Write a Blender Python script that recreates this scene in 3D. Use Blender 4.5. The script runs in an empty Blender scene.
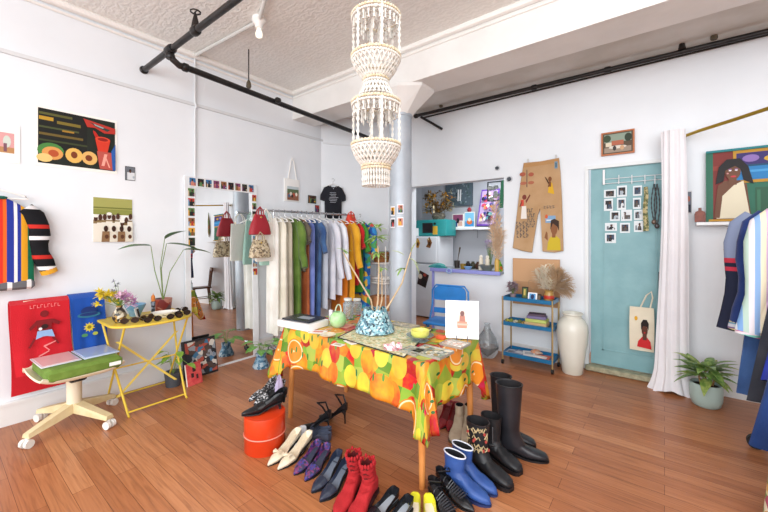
import bpy, math, random
from mathutils import Vector, Matrix, noise
C = bpy.context.scene.collection
PI = math.pi
TH = math.radians(38.0); F = 359.0; H = 1.38; HY = 237.0
SN, CS = math.sin(TH), math.cos(TH)

# ---------- room coordinates: X along the door wall, Y along the left wall ----------
def at_v(px, py, v):
    a = (px-384)/F
    return Vector((v*(CS*a-SN), v*(CS+SN*a), H-(py-HY)/F*v))
def at_z(px, py, z=0.0): return at_v(px, py, F*(H-z)/(py-HY))
def at_Y(px, py, Y): return at_v(px, py, Y/(CS+SN*(px-384)/F))
def at_X(px, py, X): return at_v(px, py, X/(CS*(px-384)/F-SN))

def lin(h):
    if isinstance(h, str):
        h = h.lstrip('#'); c = [int(h[i:i+2], 16)/255 for i in (0, 2, 4)]
    else: c = h
    return tuple((x/12.92 if x <= .04045 else ((x+.055)/1.055)**2.4) for x in c)+(1,)

MC = {}
def _new(key):
    m = bpy.data.materials.new(key); m.use_nodes = True
    return m, m.node_tree.nodes, m.node_tree.links, m.node_tree.nodes['Principled BSDF']
def coords(N, L, kind='Object', scale=(1, 1, 1), rot=(0, 0, 0)):
    tc = N.new('ShaderNodeTexCoord'); mp = N.new('ShaderNodeMapping')
    mp.inputs['Scale'].default_value = scale; mp.inputs['Rotation'].default_value = rot
    L.new(tc.outputs[kind], mp.inputs[0]); return mp.outputs[0]
def ramp(N, L, fac, stops, const=False):
    if const: stops = [s_ for i_, s_ in enumerate(stops) if i_ == 0 or stops[i_-1][1] != s_[1]]
    if len(stops) < 2: stops = stops+[(1., stops[0][1])]
    r = N.new('ShaderNodeValToRGB'); cr = r.color_ramp
    if const: cr.interpolation = 'CONSTANT'
    while len(cr.elements) < len(stops): cr.elements.new(.5)
    for e, (p, c) in zip(cr.elements, stops):
        e.position = p; e.color = lin(c)
    L.new(fac, r.inputs[0]); return r.outputs[0]
def bump(N, L, b, h, st, dist=.01):
    n = N.new('ShaderNodeBump'); n.inputs['Strength'].default_value = st; n.inputs['Distance'].default_value = dist
    L.new(h, n.inputs['Height']); L.new(n.outputs[0], b.inputs['Normal'])
def M(col, rough=.6, metal=0., c2=None, ns=8., bs=0., bsc=60., trans=0., spec=.5, ior=1.45, sheen=0., emit=0., alpha=1.):
    key = ('m', col, rough, metal, c2, ns, bs, bsc, trans, spec, ior, sheen, emit, alpha)
    if key in MC: return MC[key]
    m, N, L, b = _new('surface'); b.inputs['Base Color'].default_value = lin(col)
    b.inputs['Roughness'].default_value = rough; b.inputs['Metallic'].default_value = metal
    b.inputs['Transmission Weight'].default_value = trans; b.inputs['Specular IOR Level'].default_value = spec
    b.inputs['IOR'].default_value = ior; b.inputs['Sheen Weight'].default_value = sheen
    b.inputs['Alpha'].default_value = alpha
    if emit: b.inputs['Emission Color'].default_value = lin(col); b.inputs['Emission Strength'].default_value = emit
    co = coords(N, L)
    n = N.new('ShaderNodeTexNoise'); n.inputs['Scale'].default_value = ns; n.inputs['Detail'].default_value = 4; L.new(co, n.inputs['Vector'])
    L.new(ramp(N, L, n.outputs[0], [(.38, col), (.62, c2 if c2 else col)]), b.inputs['Base Color'])
    if bs:
        n2 = N.new('ShaderNodeTexNoise'); n2.inputs['Scale'].default_value = bsc; n2.inputs['Detail'].default_value = 3; L.new(co, n2.inputs['Vector'])
        bump(N, L, b, n2.outputs[0], bs)
    MC[key] = m; return m
def cloth(col, c2=None, bs=.35): return M(col, .85, c2=c2, ns=5, bs=bs, bsc=220, spec=.2, sheen=.2)
def stripes(cols, per, axis='X', rough=.85, kind='Object'):
    key = ('s', tuple(cols), per, axis, kind)
    if key in MC: return MC[key]
    m, N, L, b = _new('striped'); b.inputs['Roughness'].default_value = rough; b.inputs['Specular IOR Level'].default_value = .2
    tc = N.new('ShaderNodeTexCoord'); sp = N.new('ShaderNodeSeparateXYZ'); L.new(tc.outputs[kind], sp.inputs[0])
    d = N.new('ShaderNodeMath'); d.operation = 'DIVIDE'; d.inputs[1].default_value = per; L.new(sp.outputs['XYZ'.index(axis)], d.inputs[0])
    f = N.new('ShaderNodeMath'); f.operation = 'FRACT'; L.new(d.outputs[0], f.inputs[0])
    L.new(ramp(N, L, f.outputs[0], [(i/len(cols), c) for i, c in enumerate(cols)], True), b.inputs['Base Color'])
    MC[key] = m; return m
def blobs(cols, scale=20, rough=.8, kind='Object', metal=0., rnd=1.):
    key = ('b', tuple(cols), scale, rough, kind, metal)
    if key in MC: return MC[key]
    m, N, L, b = _new('patterned'); b.inputs['Roughness'].default_value = rough; b.inputs['Metallic'].default_value = metal
    co = coords(N, L, kind)
    nz = N.new('ShaderNodeTexNoise'); nz.inputs['Scale'].default_value = scale*.8; L.new(co, nz.inputs['Vector'])
    ad = N.new('ShaderNodeMixRGB'); ad.blend_type = 'ADD'; ad.inputs[0].default_value = 1.2/scale; L.new(co, ad.inputs[1]); L.new(nz.outputs[1], ad.inputs[2])
    v = N.new('ShaderNodeTexVoronoi'); v.inputs['Scale'].default_value = scale; L.new(ad.outputs[0], v.inputs['Vector'])
    sp = N.new('ShaderNodeSeparateColor'); L.new(v.outputs['Color'], sp.inputs[0])
    L.new(ramp(N, L, sp.outputs[0], [(i/len(cols), c) for i, c in enumerate(cols)], True), b.inputs['Base Color'])
    MC[key] = m; return m

# ---------- mesh builder ----------
def empty_at(name, loc, rz=0, parent=None):
    o = bpy.data.objects.new(name, None); C.objects.link(o); o.location = loc; o.rotation_euler = (0, 0, rz)
    o.empty_display_size = .1
    if parent: o.parent = parent
    return o
def tag(o, label, cat, group=None, kind=None):
    if kind: o['kind'] = kind
    if label: o['label'] = label
    if cat: o['category'] = cat
    if group: o['group'] = group
    return o
def thing(name, label, cat, loc=(0, 0, 0), rz=0, group=None):
    return tag(empty_at(name, loc, rz), label, cat, group)
I4 = Matrix.Identity(4)
def T(x=0, y=0, z=0): return Matrix.Translation((x, y, z))
def R(a, ax='Z'): return Matrix.Rotation(a, 4, ax)
def frame_mat(o, u, v, w):
    return Matrix(((u[0], v[0], w[0], o[0]), (u[1], v[1], w[1], o[1]), (u[2], v[2], w[2], o[2]), (0, 0, 0, 1)))
class B:
    def __init__(s): s.v = []; s.f = []; s.m = []; s.uv = {}
    def add(s, vs, fs, mi=0, mt=None):
        n = len(s.v)
        s.v += [tuple(mt @ Vector(p)) if mt else tuple(p) for p in vs]
        for f in fs: s.f.append([i+n for i in f]); s.m.append(mi)
        return s
    def box(s, c, d, mt=None, mi=0, bv=0.):
        x, y, z = d[0]/2, d[1]/2, d[2]/2
        if bv > 0:
            b = min(bv, x*.49, y*.49, z*.49); rings = []
            def rr(X, Y, Z, bb):
                pts = []
                for cx, cy, a0 in ((X-bb, Y-bb, 0), (-X+bb, Y-bb, 1), (-X+bb, -Y+bb, 2), (X-bb, -Y+bb, 3)):
                    for k in range(3):
                        a = a0*PI/2+k*PI/4; pts.append((c[0]+cx+bb*math.cos(a), c[1]+cy+bb*math.sin(a), c[2]+Z))
                return pts
            rings = [rr(x-b, y-b, -z, b*.6), rr(x, y, -z+b, b), rr(x, y, z-b, b), rr(x-b, y-b, z, b*.6)]
            return s.loft(rings, mt=mt, mi=mi)
        vs = [(c[0]+a*x, c[1]+e*y, c[2]+g*z) for a in (-1, 1) for e in (-1, 1) for g in (-1, 1)]
        return s.add(vs, [(0, 1, 3, 2), (4, 6, 7, 5), (0, 4, 5, 1), (2, 3, 7, 6), (0, 2, 6, 4), (1, 5, 7, 3)], mi, mt)
    def loft(s, rings, cap=True, closed=True, mt=None, mi=0):
        n = len(rings[0]); vs = [p for r in rings for p in r]; fs = []
        for i in range(len(rings)-1):
            for j in range(n if closed else n-1):
                k = (j+1) % n; fs.append((i*n+j, i*n+k, (i+1)*n+k, (i+1)*n+j))
        if cap and closed: fs.append(list(range(n))[::-1]); fs.append([(len(rings)-1)*n+j for j in range(n)])
        return s.add(vs, fs, mi, mt)
    def tube(s, pts, r, n=8, mt=None, mi=0, cap=True, closed=False):
        pts = [Vector(p) for p in pts]; k = len(pts)
        if not isinstance(r, (list, tuple)): r = [r]*k
        rings = []; prev = None
        for i, p in enumerate(pts):
            if closed: t = (pts[(i+1) % k]-pts[i-1])
            else: t = (pts[min(i+1, k-1)]-pts[max(i-1, 0)])
            if t.length < 1e-9: t = Vector((0, 0, 1))
            t.normalize()
            if prev is None: a = t.orthogonal().normalized()
            else:
                a = prev-t*prev.dot(t)
                a = a.normalized() if a.length > 1e-6 else t.orthogonal().normalized()
            prev = a; b = t.cross(a)
            rings.append([p+(a*math.cos(2*PI*j/n)+b*math.sin(2*PI*j/n))*r[i] for j in range(n)])
        if closed: rings.append(rings[0]); cap = False
        return s.loft(rings, cap, True, mt, mi)
    def lathe(s, prof, n=24, mt=None, mi=0, cap=False, sq=1.):
        rings = [[(r*math.cos(2*PI*j/n), sq*r*math.sin(2*PI*j/n), z) for j in range(n)] for r, z in prof]
        return s.loft(rings, cap, True, mt, mi)
    def ball(s, c, r, n=10, mt=None, mi=0):
        rx, ry, rz = (r, r, r) if not isinstance(r, (tuple, list)) else r
        m = max(4, n//2+1)
        rings = [[(c[0]+rx*max(math.sin(PI*i/m), .02)*math.cos(2*PI*j/n), c[1]+ry*max(math.sin(PI*i/m), .02)*math.sin(2*PI*j/n), c[2]-rz*math.cos(PI*i/m)) for j in range(n)] for i in range(m+1)]
        return s.loft(rings, True, True, mt, mi)
    def prism(s, poly, z0, z1, mt=None, mi=0):
        n = len(poly); return s.loft([[(x, y, z0) for x, y in poly], [(x, y, z1) for x, y in poly]], True, True, mt, mi)
    def grid(s, fn, nu, nv, th=0., mt=None, mi=0):
        P = [[Vector(fn(i/nu, j/nv)) for j in range(nv+1)] for i in range(nu+1)]
        idx = lambda i, j: i*(nv+1)+j
        vs = [P[i][j] for i in range(nu+1) for j in range(nv+1)]
        fs = [(idx(i, j), idx(i+1, j), idx(i+1, j+1), idx(i, j+1)) for i in range(nu) for j in range(nv)]
        if th:
            nn = len(vs); nr = []
            for i in range(nu+1):
                for j in range(nv+1):
                    a = P[min(i+1, nu)][j]-P[max(i-1, 0)][j]; b = P[i][min(j+1, nv)]-P[i][max(j-1, 0)]
                    q = a.cross(b); nr.append(q.normalized() if q.length > 1e-9 else Vector((0, 0, 1)))
            vs = vs+[vs[k]-nr[k]*th for k in range(nn)]
            fs = fs+[tuple(x+nn for x in f[::-1]) for f in fs]
            per = [idx(i, 0) for i in range(nu+1)]+[idx(nu, j) for j in range(1, nv+1)]+[idx(i, nv) for i in range(nu-1, -1, -1)]+[idx(0, j) for j in range(nv-1, 0, -1)]
            for a, b in zip(per, per[1:]+per[:1]): fs.append((b, a, a+nn, b+nn))
        return s.add(vs, fs, mi, mt)
    def build(s, name, mats, parent=None, loc=(0, 0, 0), rz=0, smooth=True, label=None, cat=None, group=None, kind=None, uvf=None, bev=0):
        me = bpy.data.meshes.new(name); me.from_pydata(s.v, [], s.f)
        if not isinstance(mats, (list, tuple)): mats = [mats]
        for m in mats: me.materials.append(m)
        for p, mi in zip(me.polygons, s.m): p.material_index = mi
        if smooth:
            me.shade_smooth()
            if hasattr(me, 'set_sharp_from_angle'): me.set_sharp_from_angle(angle=math.radians(38))
        if uvf:
            uv = me.uv_layers.new(name='UVMap')
            for lp in me.loops: uv.data[lp.index].uv = uvf(lp.vertex_index)
        me.update()
        o = bpy.data.objects.new(name, me); C.objects.link(o); o.location = loc; o.rotation_euler = (0, 0, rz)
        if parent: o.parent = parent
        return tag(o, label, cat, group, kind)

def rect(x0, y0, x1, y1): return [(x0, y0), (x1, y0), (x1, y1), (x0, y1)]
def ell(cx, cy, rx, ry, n=14, rot=0):
    o = []
    for k in range(n):
        a = 2*PI*k/n; x, y = rx*math.cos(a), ry*math.sin(a)
        o.append((cx+x*math.cos(rot)-y*math.sin(rot), cy+x*math.sin(rot)+y*math.cos(rot)))
    return o
def flat(name, O, U, V, shapes, base='f4f2ec', th=.004, label=None, cat=None, group=None, parent=None, rough=.5, outline=None, frame=None, step=.0005):
    """a flat picture: lower left corner O, width vector U, height vector V; shapes are (colour, polygon in 0..1)"""
    O, U, V = Vector(O), Vector(U), Vector(V)
    Wv = U.cross(V).normalized(); lu, lv = U.length, V.length
    u, v = U/lu, V/lv
    mt = frame_mat((0, 0, 0), u, v, Wv)
    cols = [base]; b = B()
    b.prism([(x*lu, y*lv) for x, y in (outline or rect(0, 0, 1, 1))], 0, th, mt)
    for k, (c, pl) in enumerate(shapes):
        if c not in cols: cols.append(c)
        z = th+step*(k+1)
        b.add([(x*lu, y*lv, z) for x, y in pl], [list(range(len(pl)))], cols.index(c), mt)
    ms = [M(c, rough, spec=.3) for c in cols]
    if parent: o = b.build(name, ms, parent, loc=O-parent.location, smooth=False)
    else: o = b.build(name, ms, loc=O, smooth=False, label=label, cat=cat, group=group)
    if frame:
        fw, fd, fc = frame; fb = B()
        for x0, y0, x1, y1 in ((-fw, -fw, lu+fw, 0), (-fw, lv, lu+fw, lv+fw), (-fw, 0, 0, lv), (lu, 0, lu+fw, lv)):
            fb.box(((x0+x1)/2, (y0+y1)/2, fd/2), (x1-x0, y1-y0, fd), mt)
        fb.build('frame', M(fc, .5, ns=30), o, smooth=False)
    return o
def clipu(pl): return [(min(max(x, 0), 1), min(max(y, 0), 1)) for x, y in pl]
PAL = ['8a5a3a', 'b33a32', '3c6e9a', '2d3a2c', 'd9a441', '4a2f26', '7fa7c9', 'c77f6a', '5b7f4e', '222226', 'c9b79a', '7a3f66']
def snap(seed, bd=.09, bw=False):
    rn = random.Random(seed); p = PAL if not bw else ['222226', '6b6f76', 'a9b4bd', '3b4a5e', 'd9dde0', '554d48']
    a, b2, c, d, e = (rn.choice(p) for _ in range(5))
    hz = rn.uniform(.3, .6); cx = rn.uniform(.35, .65); s = rn.uniform(.8, 1.1)
    sh = [(a, rect(bd, bd, 1-bd, 1-bd)), (b2, rect(bd, bd, 1-bd, hz)),
          (c, clipu([(cx-.24*s, bd), (cx-.18*s, .48), (cx-.07, .56), (cx+.07, .56), (cx+.18*s, .48), (cx+.24*s, bd)])),
          ('5a3524', ell(cx, .65, .1*s, .12*s)), ('1d1614', [(cx-.12, .66), (cx-.1, .78), (cx, .82), (cx+.1, .78), (cx+.12, .66), (cx, .74)]),
          (d, rect(bd, bd, bd+.15, hz+.2)), (e, ell(1-bd-.14, .25, .1, .1, 8))]
    return sh

def leaf(b, base, d, L, w, droop=.3, up=Vector((0, 0, 1)), mi=0, fold=.25, seg=6):
    base = Vector(base); d = Vector(d).normalized(); side = d.cross(up)
    if side.length < 1e-3: side = Vector((1, 0, 0))
    side.normalize(); nrm = side.cross(d).normalized(); rows = []
    p = base.copy(); dd = d.copy()
    for i in range(seg+1):
        t = i/seg; ww = w/2*max(.04, math.sin(PI*min(1, t**.75*.97+.02)))
        rows.append((p-side*ww+nrm*ww*fold, p.copy(), p+side*ww+nrm*ww*fold))
        dd = (dd-up*droop/seg).normalized(); p = p+dd*L/seg
    P = []
    for r in rows: P += [r[0], r[1], r[2]]
    n = len(P); P2 = P+[q-nrm*.0012 for q in P]; fs = []
    for i in range(seg):
        for j in (0, 1):
            a = i*3+j; fs.append((a, a+1, a+4, a+3)); fs.append((a+n, a+3+n, a+4+n, a+1+n))
        fs.append((i*3, i*3+3, i*3+3+n, i*3+n)); fs.append((i*3+2, i*3+2+n, i*3+5+n, i*3+5))
    b.add(P2, fs, mi)
    return p
# ---------- setting ----------
def wall_mat():
    m, N, L, b = _new('painted_plaster'); co = coords(N, L)
    n = N.new('ShaderNodeTexNoise'); n.inputs['Scale'].default_value = 1.6; n.inputs['Detail'].default_value = 6; L.new(co, n.inputs['Vector'])
    L.new(ramp(N, L, n.outputs[0], [(.3, 'e0e5ea'), (.7, 'e9edf1')]), b.inputs['Base Color'])
    n2 = N.new('ShaderNodeTexNoise'); n2.inputs['Scale'].default_value = 9; n2.inputs['Detail'].default_value = 8; L.new(co, n2.inputs['Vector'])
    bump(N, L, b, n2.outputs[0], .25, .006); b.inputs['Roughness'].default_value = .55; return m
WALL = wall_mat()
def floor_mat():
    m, N, L, b = _new('laminate_boards'); co = coords(N, L)
    br = N.new('ShaderNodeTexBrick'); br.offset = .37; br.inputs['Scale'].default_value = 1
    br.inputs['Brick Width'].default_value = 1.25; br.inputs['Row Height'].default_value = .0975
    br.inputs['Mortar Size'].default_value = .0012; br.inputs['Mortar Smooth'].default_value = .3; br.inputs['Bias'].default_value = 0
    br.inputs['Color1'].default_value = (0, 0, 0, 1); br.inputs['Color2'].default_value = (1, 1, 1, 1); br.inputs['Mortar'].default_value = (.5, .5, .5, 1)
    L.new(co, br.inputs['Vector'])
    tone = ramp(N, L, br.outputs['Color'], [(0, 'a96a43'), (.4, 'b3744b'), (.7, 'ba7b51'), (1, 'c78a5f')])
    c2 = coords(N, L, scale=(1.3, 26, 1))
    g = N.new('ShaderNodeTexNoise'); g.inputs['Scale'].default_value = 2.2; g.inputs['Detail'].default_value = 8; g.inputs['Distortion'].default_value = 1.2; L.new(c2, g.inputs['Vector'])
    gr = ramp(N, L, g.outputs[0], [(.3, 'c0b2aa'), (.5, 'ebe3dc'), (.72, 'ffffff')])
    mx = N.new('ShaderNodeMixRGB'); mx.blend_type = 'MULTIPLY'; mx.inputs[0].default_value = .75
    L.new(tone, mx.inputs[1]); L.new(gr, mx.inputs[2])
    mo = N.new('ShaderNodeMixRGB'); mo.blend_type = 'MULTIPLY'; L.new(br.outputs['Fac'], mo.inputs[0]); L.new(mx.outputs[0], mo.inputs[1]); mo.inputs[2].default_value = lin('8a6a55')
    L.new(mo.outputs[0], b.inputs['Base Color'])
    b.inputs['Roughness'].default_value = .32; b.inputs['Specular IOR Level'].default_value = .45
    bump(N, L, b, g.outputs[0], .06, .002); return m
def tin_mat():
    m, N, L, b = _new('pressed_tin'); co = coords(N, L)
    sx = N.new('ShaderNodeSeparateXYZ'); L.new(co, sx.inputs[0])
    def saw(o, per):
        d = N.new('ShaderNodeMath'); d.operation = 'PINGPONG'; d.inputs[1].default_value = per; L.new(o, d.inputs[0]); return d.outputs[0]
    cb = N.new('ShaderNodeCombineXYZ'); L.new(saw(sx.outputs[0], .3), cb.inputs[0]); L.new(saw(sx.outputs[1], .3), cb.inputs[1])
    w = N.new('ShaderNodeTexWave'); w.wave_type = 'RINGS'; w.inputs['Scale'].default_value = 7; w.inputs['Distortion'].default_value = 9; w.inputs['Detail'].default_value = 2.5; w.inputs['Detail Scale'].default_value = 2.2; L.new(cb.outputs[0], w.inputs['Vector'])
    v = N.new('ShaderNodeTexVoronoi'); v.feature = 'DISTANCE_TO_EDGE'; v.inputs['Scale'].default_value = 11; L.new(cb.outputs[0], v.inputs['Vector'])
    ad = N.new('ShaderNodeMath'); ad.operation = 'MULTIPLY_ADD'; L.new(v.outputs[0], ad.inputs[0]); ad.inputs[1].default_value = 3.; L.new(w.outputs['Fac'], ad.inputs[2])
    L.new(ramp(N, L, w.outputs['Fac'], [(0, 'e6e5e1'), (1, 'efeeea')]), b.inputs['Base Color'])
    b.inputs['Roughness'].default_value = .4
    bump(N, L, b, ad.outputs[0], .28, .009); return m
WHT = M('eceae6', .45); CEIL2 = M('c9c5bd', .6, c2='d6d4cf', ns=2.5, bs=.2, bsc=12)
Bm = M('e9e8e5', .5, c2='e2e1de', ns=3, bs=.15, bsc=20)
S = dict(kind='structure')
b = B().box((.3, 1.2, -.05), (8.4, 10.2, .1)); b.build('floor', floor_mat(), smooth=False, **S)
b = B().box((.3, .42, 3.30), (8.4, 5.04, .1)); b.build('ceiling', tin_mat(), smooth=False, **S)
b = B().box((.3, 3.93, 3.14), (8.4, 1.26, .1)); b.build('ceiling_bay', CEIL2, smooth=False, **S)
b = B().box((.3, 3.12, 3.1), (8.4, .36, .4)); b.build('ceiling_beam', Bm, smooth=False, **S)
b = B().box((-3.9, 1.1, 1.62), (.2, 6.4, 3.24)); b.build('wall_left', WALL, smooth=False, **S)
b = B().prism([(-3.8, 3.43), (-3.27, 4.283), (-3.27, 4.43), (-4., 4.43), (-4., 3.43)], 0, 3.24); b.build('wall_corner', WALL, smooth=False, **S)
b = B()
def wseg(x0, x1, z0, z1): b.box(((x0+x1)/2, 4.353, (z0+z1)/2), (x1-x0, .14, z1-z0))
OX0, OX1, OZ0, OZ1 = -2.86, -1.52, .93, 2.095
wseg(-3.27, OX0, 0, 3.24); wseg(OX0, OX1, OZ1, 3.24); wseg(-2.50, OX1, 0, OZ0); wseg(OX1, -.66, 0, 3.24); wseg(-.66, .09, 2.12, 3.24); wseg(.09, 4.2, 0, 3.24)
b.build('wall_back', WALL, smooth=False, **S)
b = B().box((4.3, 1.1, 1.62), (.2, 6.6, 3.24)); b.build('wall_right', WALL, smooth=False, **S)
# kitchen beyond the opening
KW = M('b9bdc4', .6)
b = B().box((-2.3, 6.05, 1.3), (3.2, .1, 2.6)).box((-3.8, 5.2, 1.3), (.1, 1.6, 2.6)).box((-.75, 5.2, 1.3), (.1, 1.6, 2.6)); b.build('wall_kitchen', KW, smooth=False, **S)
b = B().box((-2.3, 5.25, 2.65), (3.2, 1.65, .1)); b.build('ceiling_kitchen', M('e4e4e4'), smooth=False, **S)
# baseboards and trims
BB = M('e4e4e3', .4)
B().box((-3.79, 1.0, .085), (.022, 4.8, .17)).box((-3.785, 1.0, .155), (.032, 4.8, .02)).build('baseboard_left', BB, smooth=False, **S)
B().box((-1.1, 4.274, .07), (.80, .018, .14)).box((2.15, 4.274, .07), (4.1, .018, .14)).build('baseboard_back', BB, smooth=False, **S)
B().box((-3.79, .95, 2.735), (.02, 5.0, .028)).build('trim_1', M('d5d8da', .5), smooth=False, **S)
d = Vector((.53, .853, 0)).normalized(); nn = Vector((d.y, -d.x, 0))
B().box((0, 0, 0), (.95, .02, .02), frame_mat(Vector((-3.54, 3.85, 2.70))+nn*.008, d, -nn, Vector((0, 0, 1)))).build('trim_2', M('dcdfe2', .5), smooth=False, **S)
# crown mouldings
B().tube([(-3.78, -1.9, 3.235), (-3.78, 2.92, 3.235)], .035, 8).tube([(-3.79, -1.9, 3.17), (-3.79, 2.92, 3.17)], .012, 6).build('trim_3', WHT, **S)
B().tube([(-3.78, 2.925, 3.235), (4.2, 2.925, 3.235)], .032, 8).tube([(-3.78, 2.935, 3.175), (4.2, 2.935, 3.175)], .012, 6).build('trim_4', WHT, **S)
# column with flared capital
cx, cy = -2.215, 3.12
b = B().lathe([(.118, 0), (.118, 2.64), (.126, 2.645), (.126, 2.67)], 32)
COL = M('aeb7c0', .42, metal=.15, c2='b9c1c9', ns=5)
b.build('column', COL, loc=(cx, cy, 0), **S)
b = B(); n = 8
circ = [(cx+.125*math.cos(2*PI*(k+.5)/8), cy+.125*math.sin(2*PI*(k+.5)/8), 2.66) for k in range(8)]
sq = [(cx+.34, cy+.12), (cx+.14, cy+.26), (cx-.14, cy+.26), (cx-.34, cy+.12), (cx-.34, cy-.12), (cx-.14, cy-.26), (cx+.14, cy-.26), (cx+.34, cy-.12)]
b.loft([circ, [(x, y, 2.87) for x, y in sq], [(x, y, 2.90) for x, y in sq]]); b.build('column_capital', Bm, smooth=False, **S)
# door
TEAL = M('86b0b5', .5, c2='7ca6ac', ns=5, bs=.15, bsc=30)
dr = empty_at('door_1', (-.62, 4.31, 0)); tag(dr, None, None, kind='structure')
b = B().box((.34, .02, 1.075), (.66, .04, 2.03), bv=.004)
for x0, x1, z0, z1 in ((.12, .56, .22, 1.93),):
    for a in ((x0, z0, x1, z0), (x0, z1, x1, z1), (x0, z0, x0, z1), (x1, z0, x1, z1)):
        b.box(((a[0]+a[2])/2, 0, (a[1]+a[3])/2), (abs(a[2]-a[0])+.018, .012, abs(a[3]-a[1])+.018), bv=.004)
b.build('panel', TEAL, dr, smooth=False)
b = B().box((.60, -.012, .93), (.05, .012, .24), bv=.005).ball((.60, -.05, .95), (.026, .03, .026)).tube([(.60, 0, .95), (.60, -.04, .95)], .011).box((.6, -.02, 1.07), (.03, .012, .05))
b.build('door_handle', M('3c3833', .4, .6), dr)
B().box((.34, -.035, .028), (.74, .13, .052), bv=.01).build('door_sill', M('8d8a72', .6, c2='b0a98c', ns=20), dr)
b = B()
for x0, x1, z0, z1 in ((-.66, -.625, 0, 2.085), (.055, .09, 0, 2.085), (-.66, .09, 2.085, 2.12)):
    b.box(((x0+x1)/2, 4.29, (z0+z1)/2), (x1-x0, .05, z1-z0))
b.build('trim_5', M('dfe3e4', .4), smooth=False, **S)
# conduits and pipes
BLK = M('1b1a1b', .35, .3, c2='2b2827', ns=15); DK = M('2a2422', .5, .3)
A = at_X(195, 60, -3.78); A2 = at_X(195, 180, -3.78)
B().tube([(-3.782, A.y, 3.2), (-3.782, A.y, 2.76), (-3.77, A.y+.01, 2.72), (-3.782, A.y, 2.68), (-3.782, A.y, .2)], .011, 8).build('electric_conduit', M('d7dadd', .4), label='white electric conduit running down the left wall to the mirror', cat='conduit')
def pipe_thing(name, label, pts, r, fl=(), mat=BLK, cat='pipe'):
    o = thing(name, label, cat, pts[0]); q = [Vector(p)-Vector(pts[0]) for p in pts]
    B().tube(q, r, 12).build('pipe_run', mat, o)
    for a, d_, rr, l in fl:
        a = Vector(a)-Vector(pts[0]); d_ = Vector(d_).normalized()
        B().tube([a-d_*l/2, a-d_*l*.3, a+d_*l*.3, a+d_*l/2], [rr*.8, rr, rr, rr*.8], 12).build('fitting', mat, o)
    return o
z1 = 2.925; p0 = Vector((-3.795, 1.25, z1)); pj = Vector((-3.22, 1.25, z1))
e1 = Vector((.6, p0.y, z1))
pipe_thing('sprinkler_branch_pipe', 'black sprinkler pipe with capped end crossing the tin ceiling at upper left', [p0, e1], .024,
           [(p0, (1, 0, 0), .036, .03), ((pj.x, p0.y, z1), (1, 0, 0), .038, .12), ((pj.x+.45, p0.y, z1), (1, 0, 0), .036, .07)])
zz = 2.825; ya = p0.y
q0 = Vector((pj.x, ya, z1)); q1 = Vector((pj.x, ya+.02, zz+.03)); q2 = Vector((pj.x, ya+.07, zz))
e2 = Vector((-3.40, 4.0, zz))
pipe_thing('sprinkler_main_pipe', 'long black sprinkler pipe with elbow running back under the beam to the column', [q0, Vector((pj.x, ya, zz+.08)), q1, q2, Vector((pj.x, ya+.2, zz)), e2], .027,
           [(q0-Vector((0, 0, .05)), (0, 0, 1), .036, .05), (q2+Vector((0, .05, 0)), (0, 1, 0), .036, .05), ((pj.x, ya+1.05, zz), (0, 1, 0), .030, .05)])
# vents / hangers on the pipes
def rod(label, p, top):
    o = thing('pipe_hanger', label, 'pipe hanger', p)
    B().tube([(0, 0, .03), (0, 0, top-p[2])], .0055, 8).build('rod', DK, o)
    B().tube([(0, 0, .02), (0, 0, .035), (0, 0, .07), (0, 0, .1)], [.02, .026, .022, .008], 8).build('clevis', M('5d5546', .5, .5), o)
ph = at_z(251, 91, zz); rod('black hanger rod holding the long pipe below the tin ceiling', Vector((pj.x-.18*(ph.y-1.3)/2.7, ph.y, zz+.02)), 3.25)
def valve(label, p):
    o = thing('pipe_valve', label, 'valve', p)
    B().tube([(0, 0, 0), (0, 0, .05), (0, 0, .1)], [.03, .022, .01], 10).build('valve_body', DK, o)
    B().tube([(.035*math.cos(a*PI/4), .035*math.sin(a*PI/4), .12) for a in range(8)], .006, 6, closed=True).tube([(-.035, 0, .12), (.035, 0, .12)], .004, 6).tube([(0, 0, .08), (0, 0, .125)], .005, 6).build('handwheel', DK, o)
valve('small black valve wheel on top of the upper left branch pipe', Vector((pj.x+.45, p0.y, z1+.022)))
yb = 4.13; w0 = at_Y(416, 116, yb); w1 = at_Y(768, 31, yb); w1 = w0+(w1-w0)*1.6
zb = (w0.z+w1.z)/2
pipe_thing('wall_sprinkler_pipe', 'long black sprinkler pipe running along the top of the door wall', [(w0.x, yb, w0.z), (w1.x, yb, w1.z)], .021,
           [(Vector((w0.x, yb, w0.z)), (1, 0, 0), .03, .05), (w0+(w1-w0)*.29, (1, 0, 0), .03, .06), (w0+(w1-w0)*.42, (1, 0, 0), .03, .06)])
pipe_thing('thin_wall_conduit', 'thin black conduit just under the sprinkler pipe on the door wall', [(w0.x+.05, 4.255, w0.z+.0), (w1.x, 4.255, w1.z+.03)], .009)
s0 = at_Y(421, 117, 4.2); s1 = at_Y(442, 129, 4.24)
pipe_thing('short_stub_pipe', 'short black stub pipe angled down the wall beside the column', [s0, s1], .017)
def on_pipe(px):
    k = at_Y(px, 100, yb).x; t = (k-w0.x)/(w1.x-w0.x); return w0+(w1-w0)*t+Vector((0, 0, .015))
rod('thin hanger rod holding the wall pipe just right of the column', on_pipe(441), 3.09)
rod('hanger rod holding the wall pipe at upper right', on_pipe(714), 3.09)
valve('black valve wheel on the wall pipe at upper right', on_pipe(682))
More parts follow.
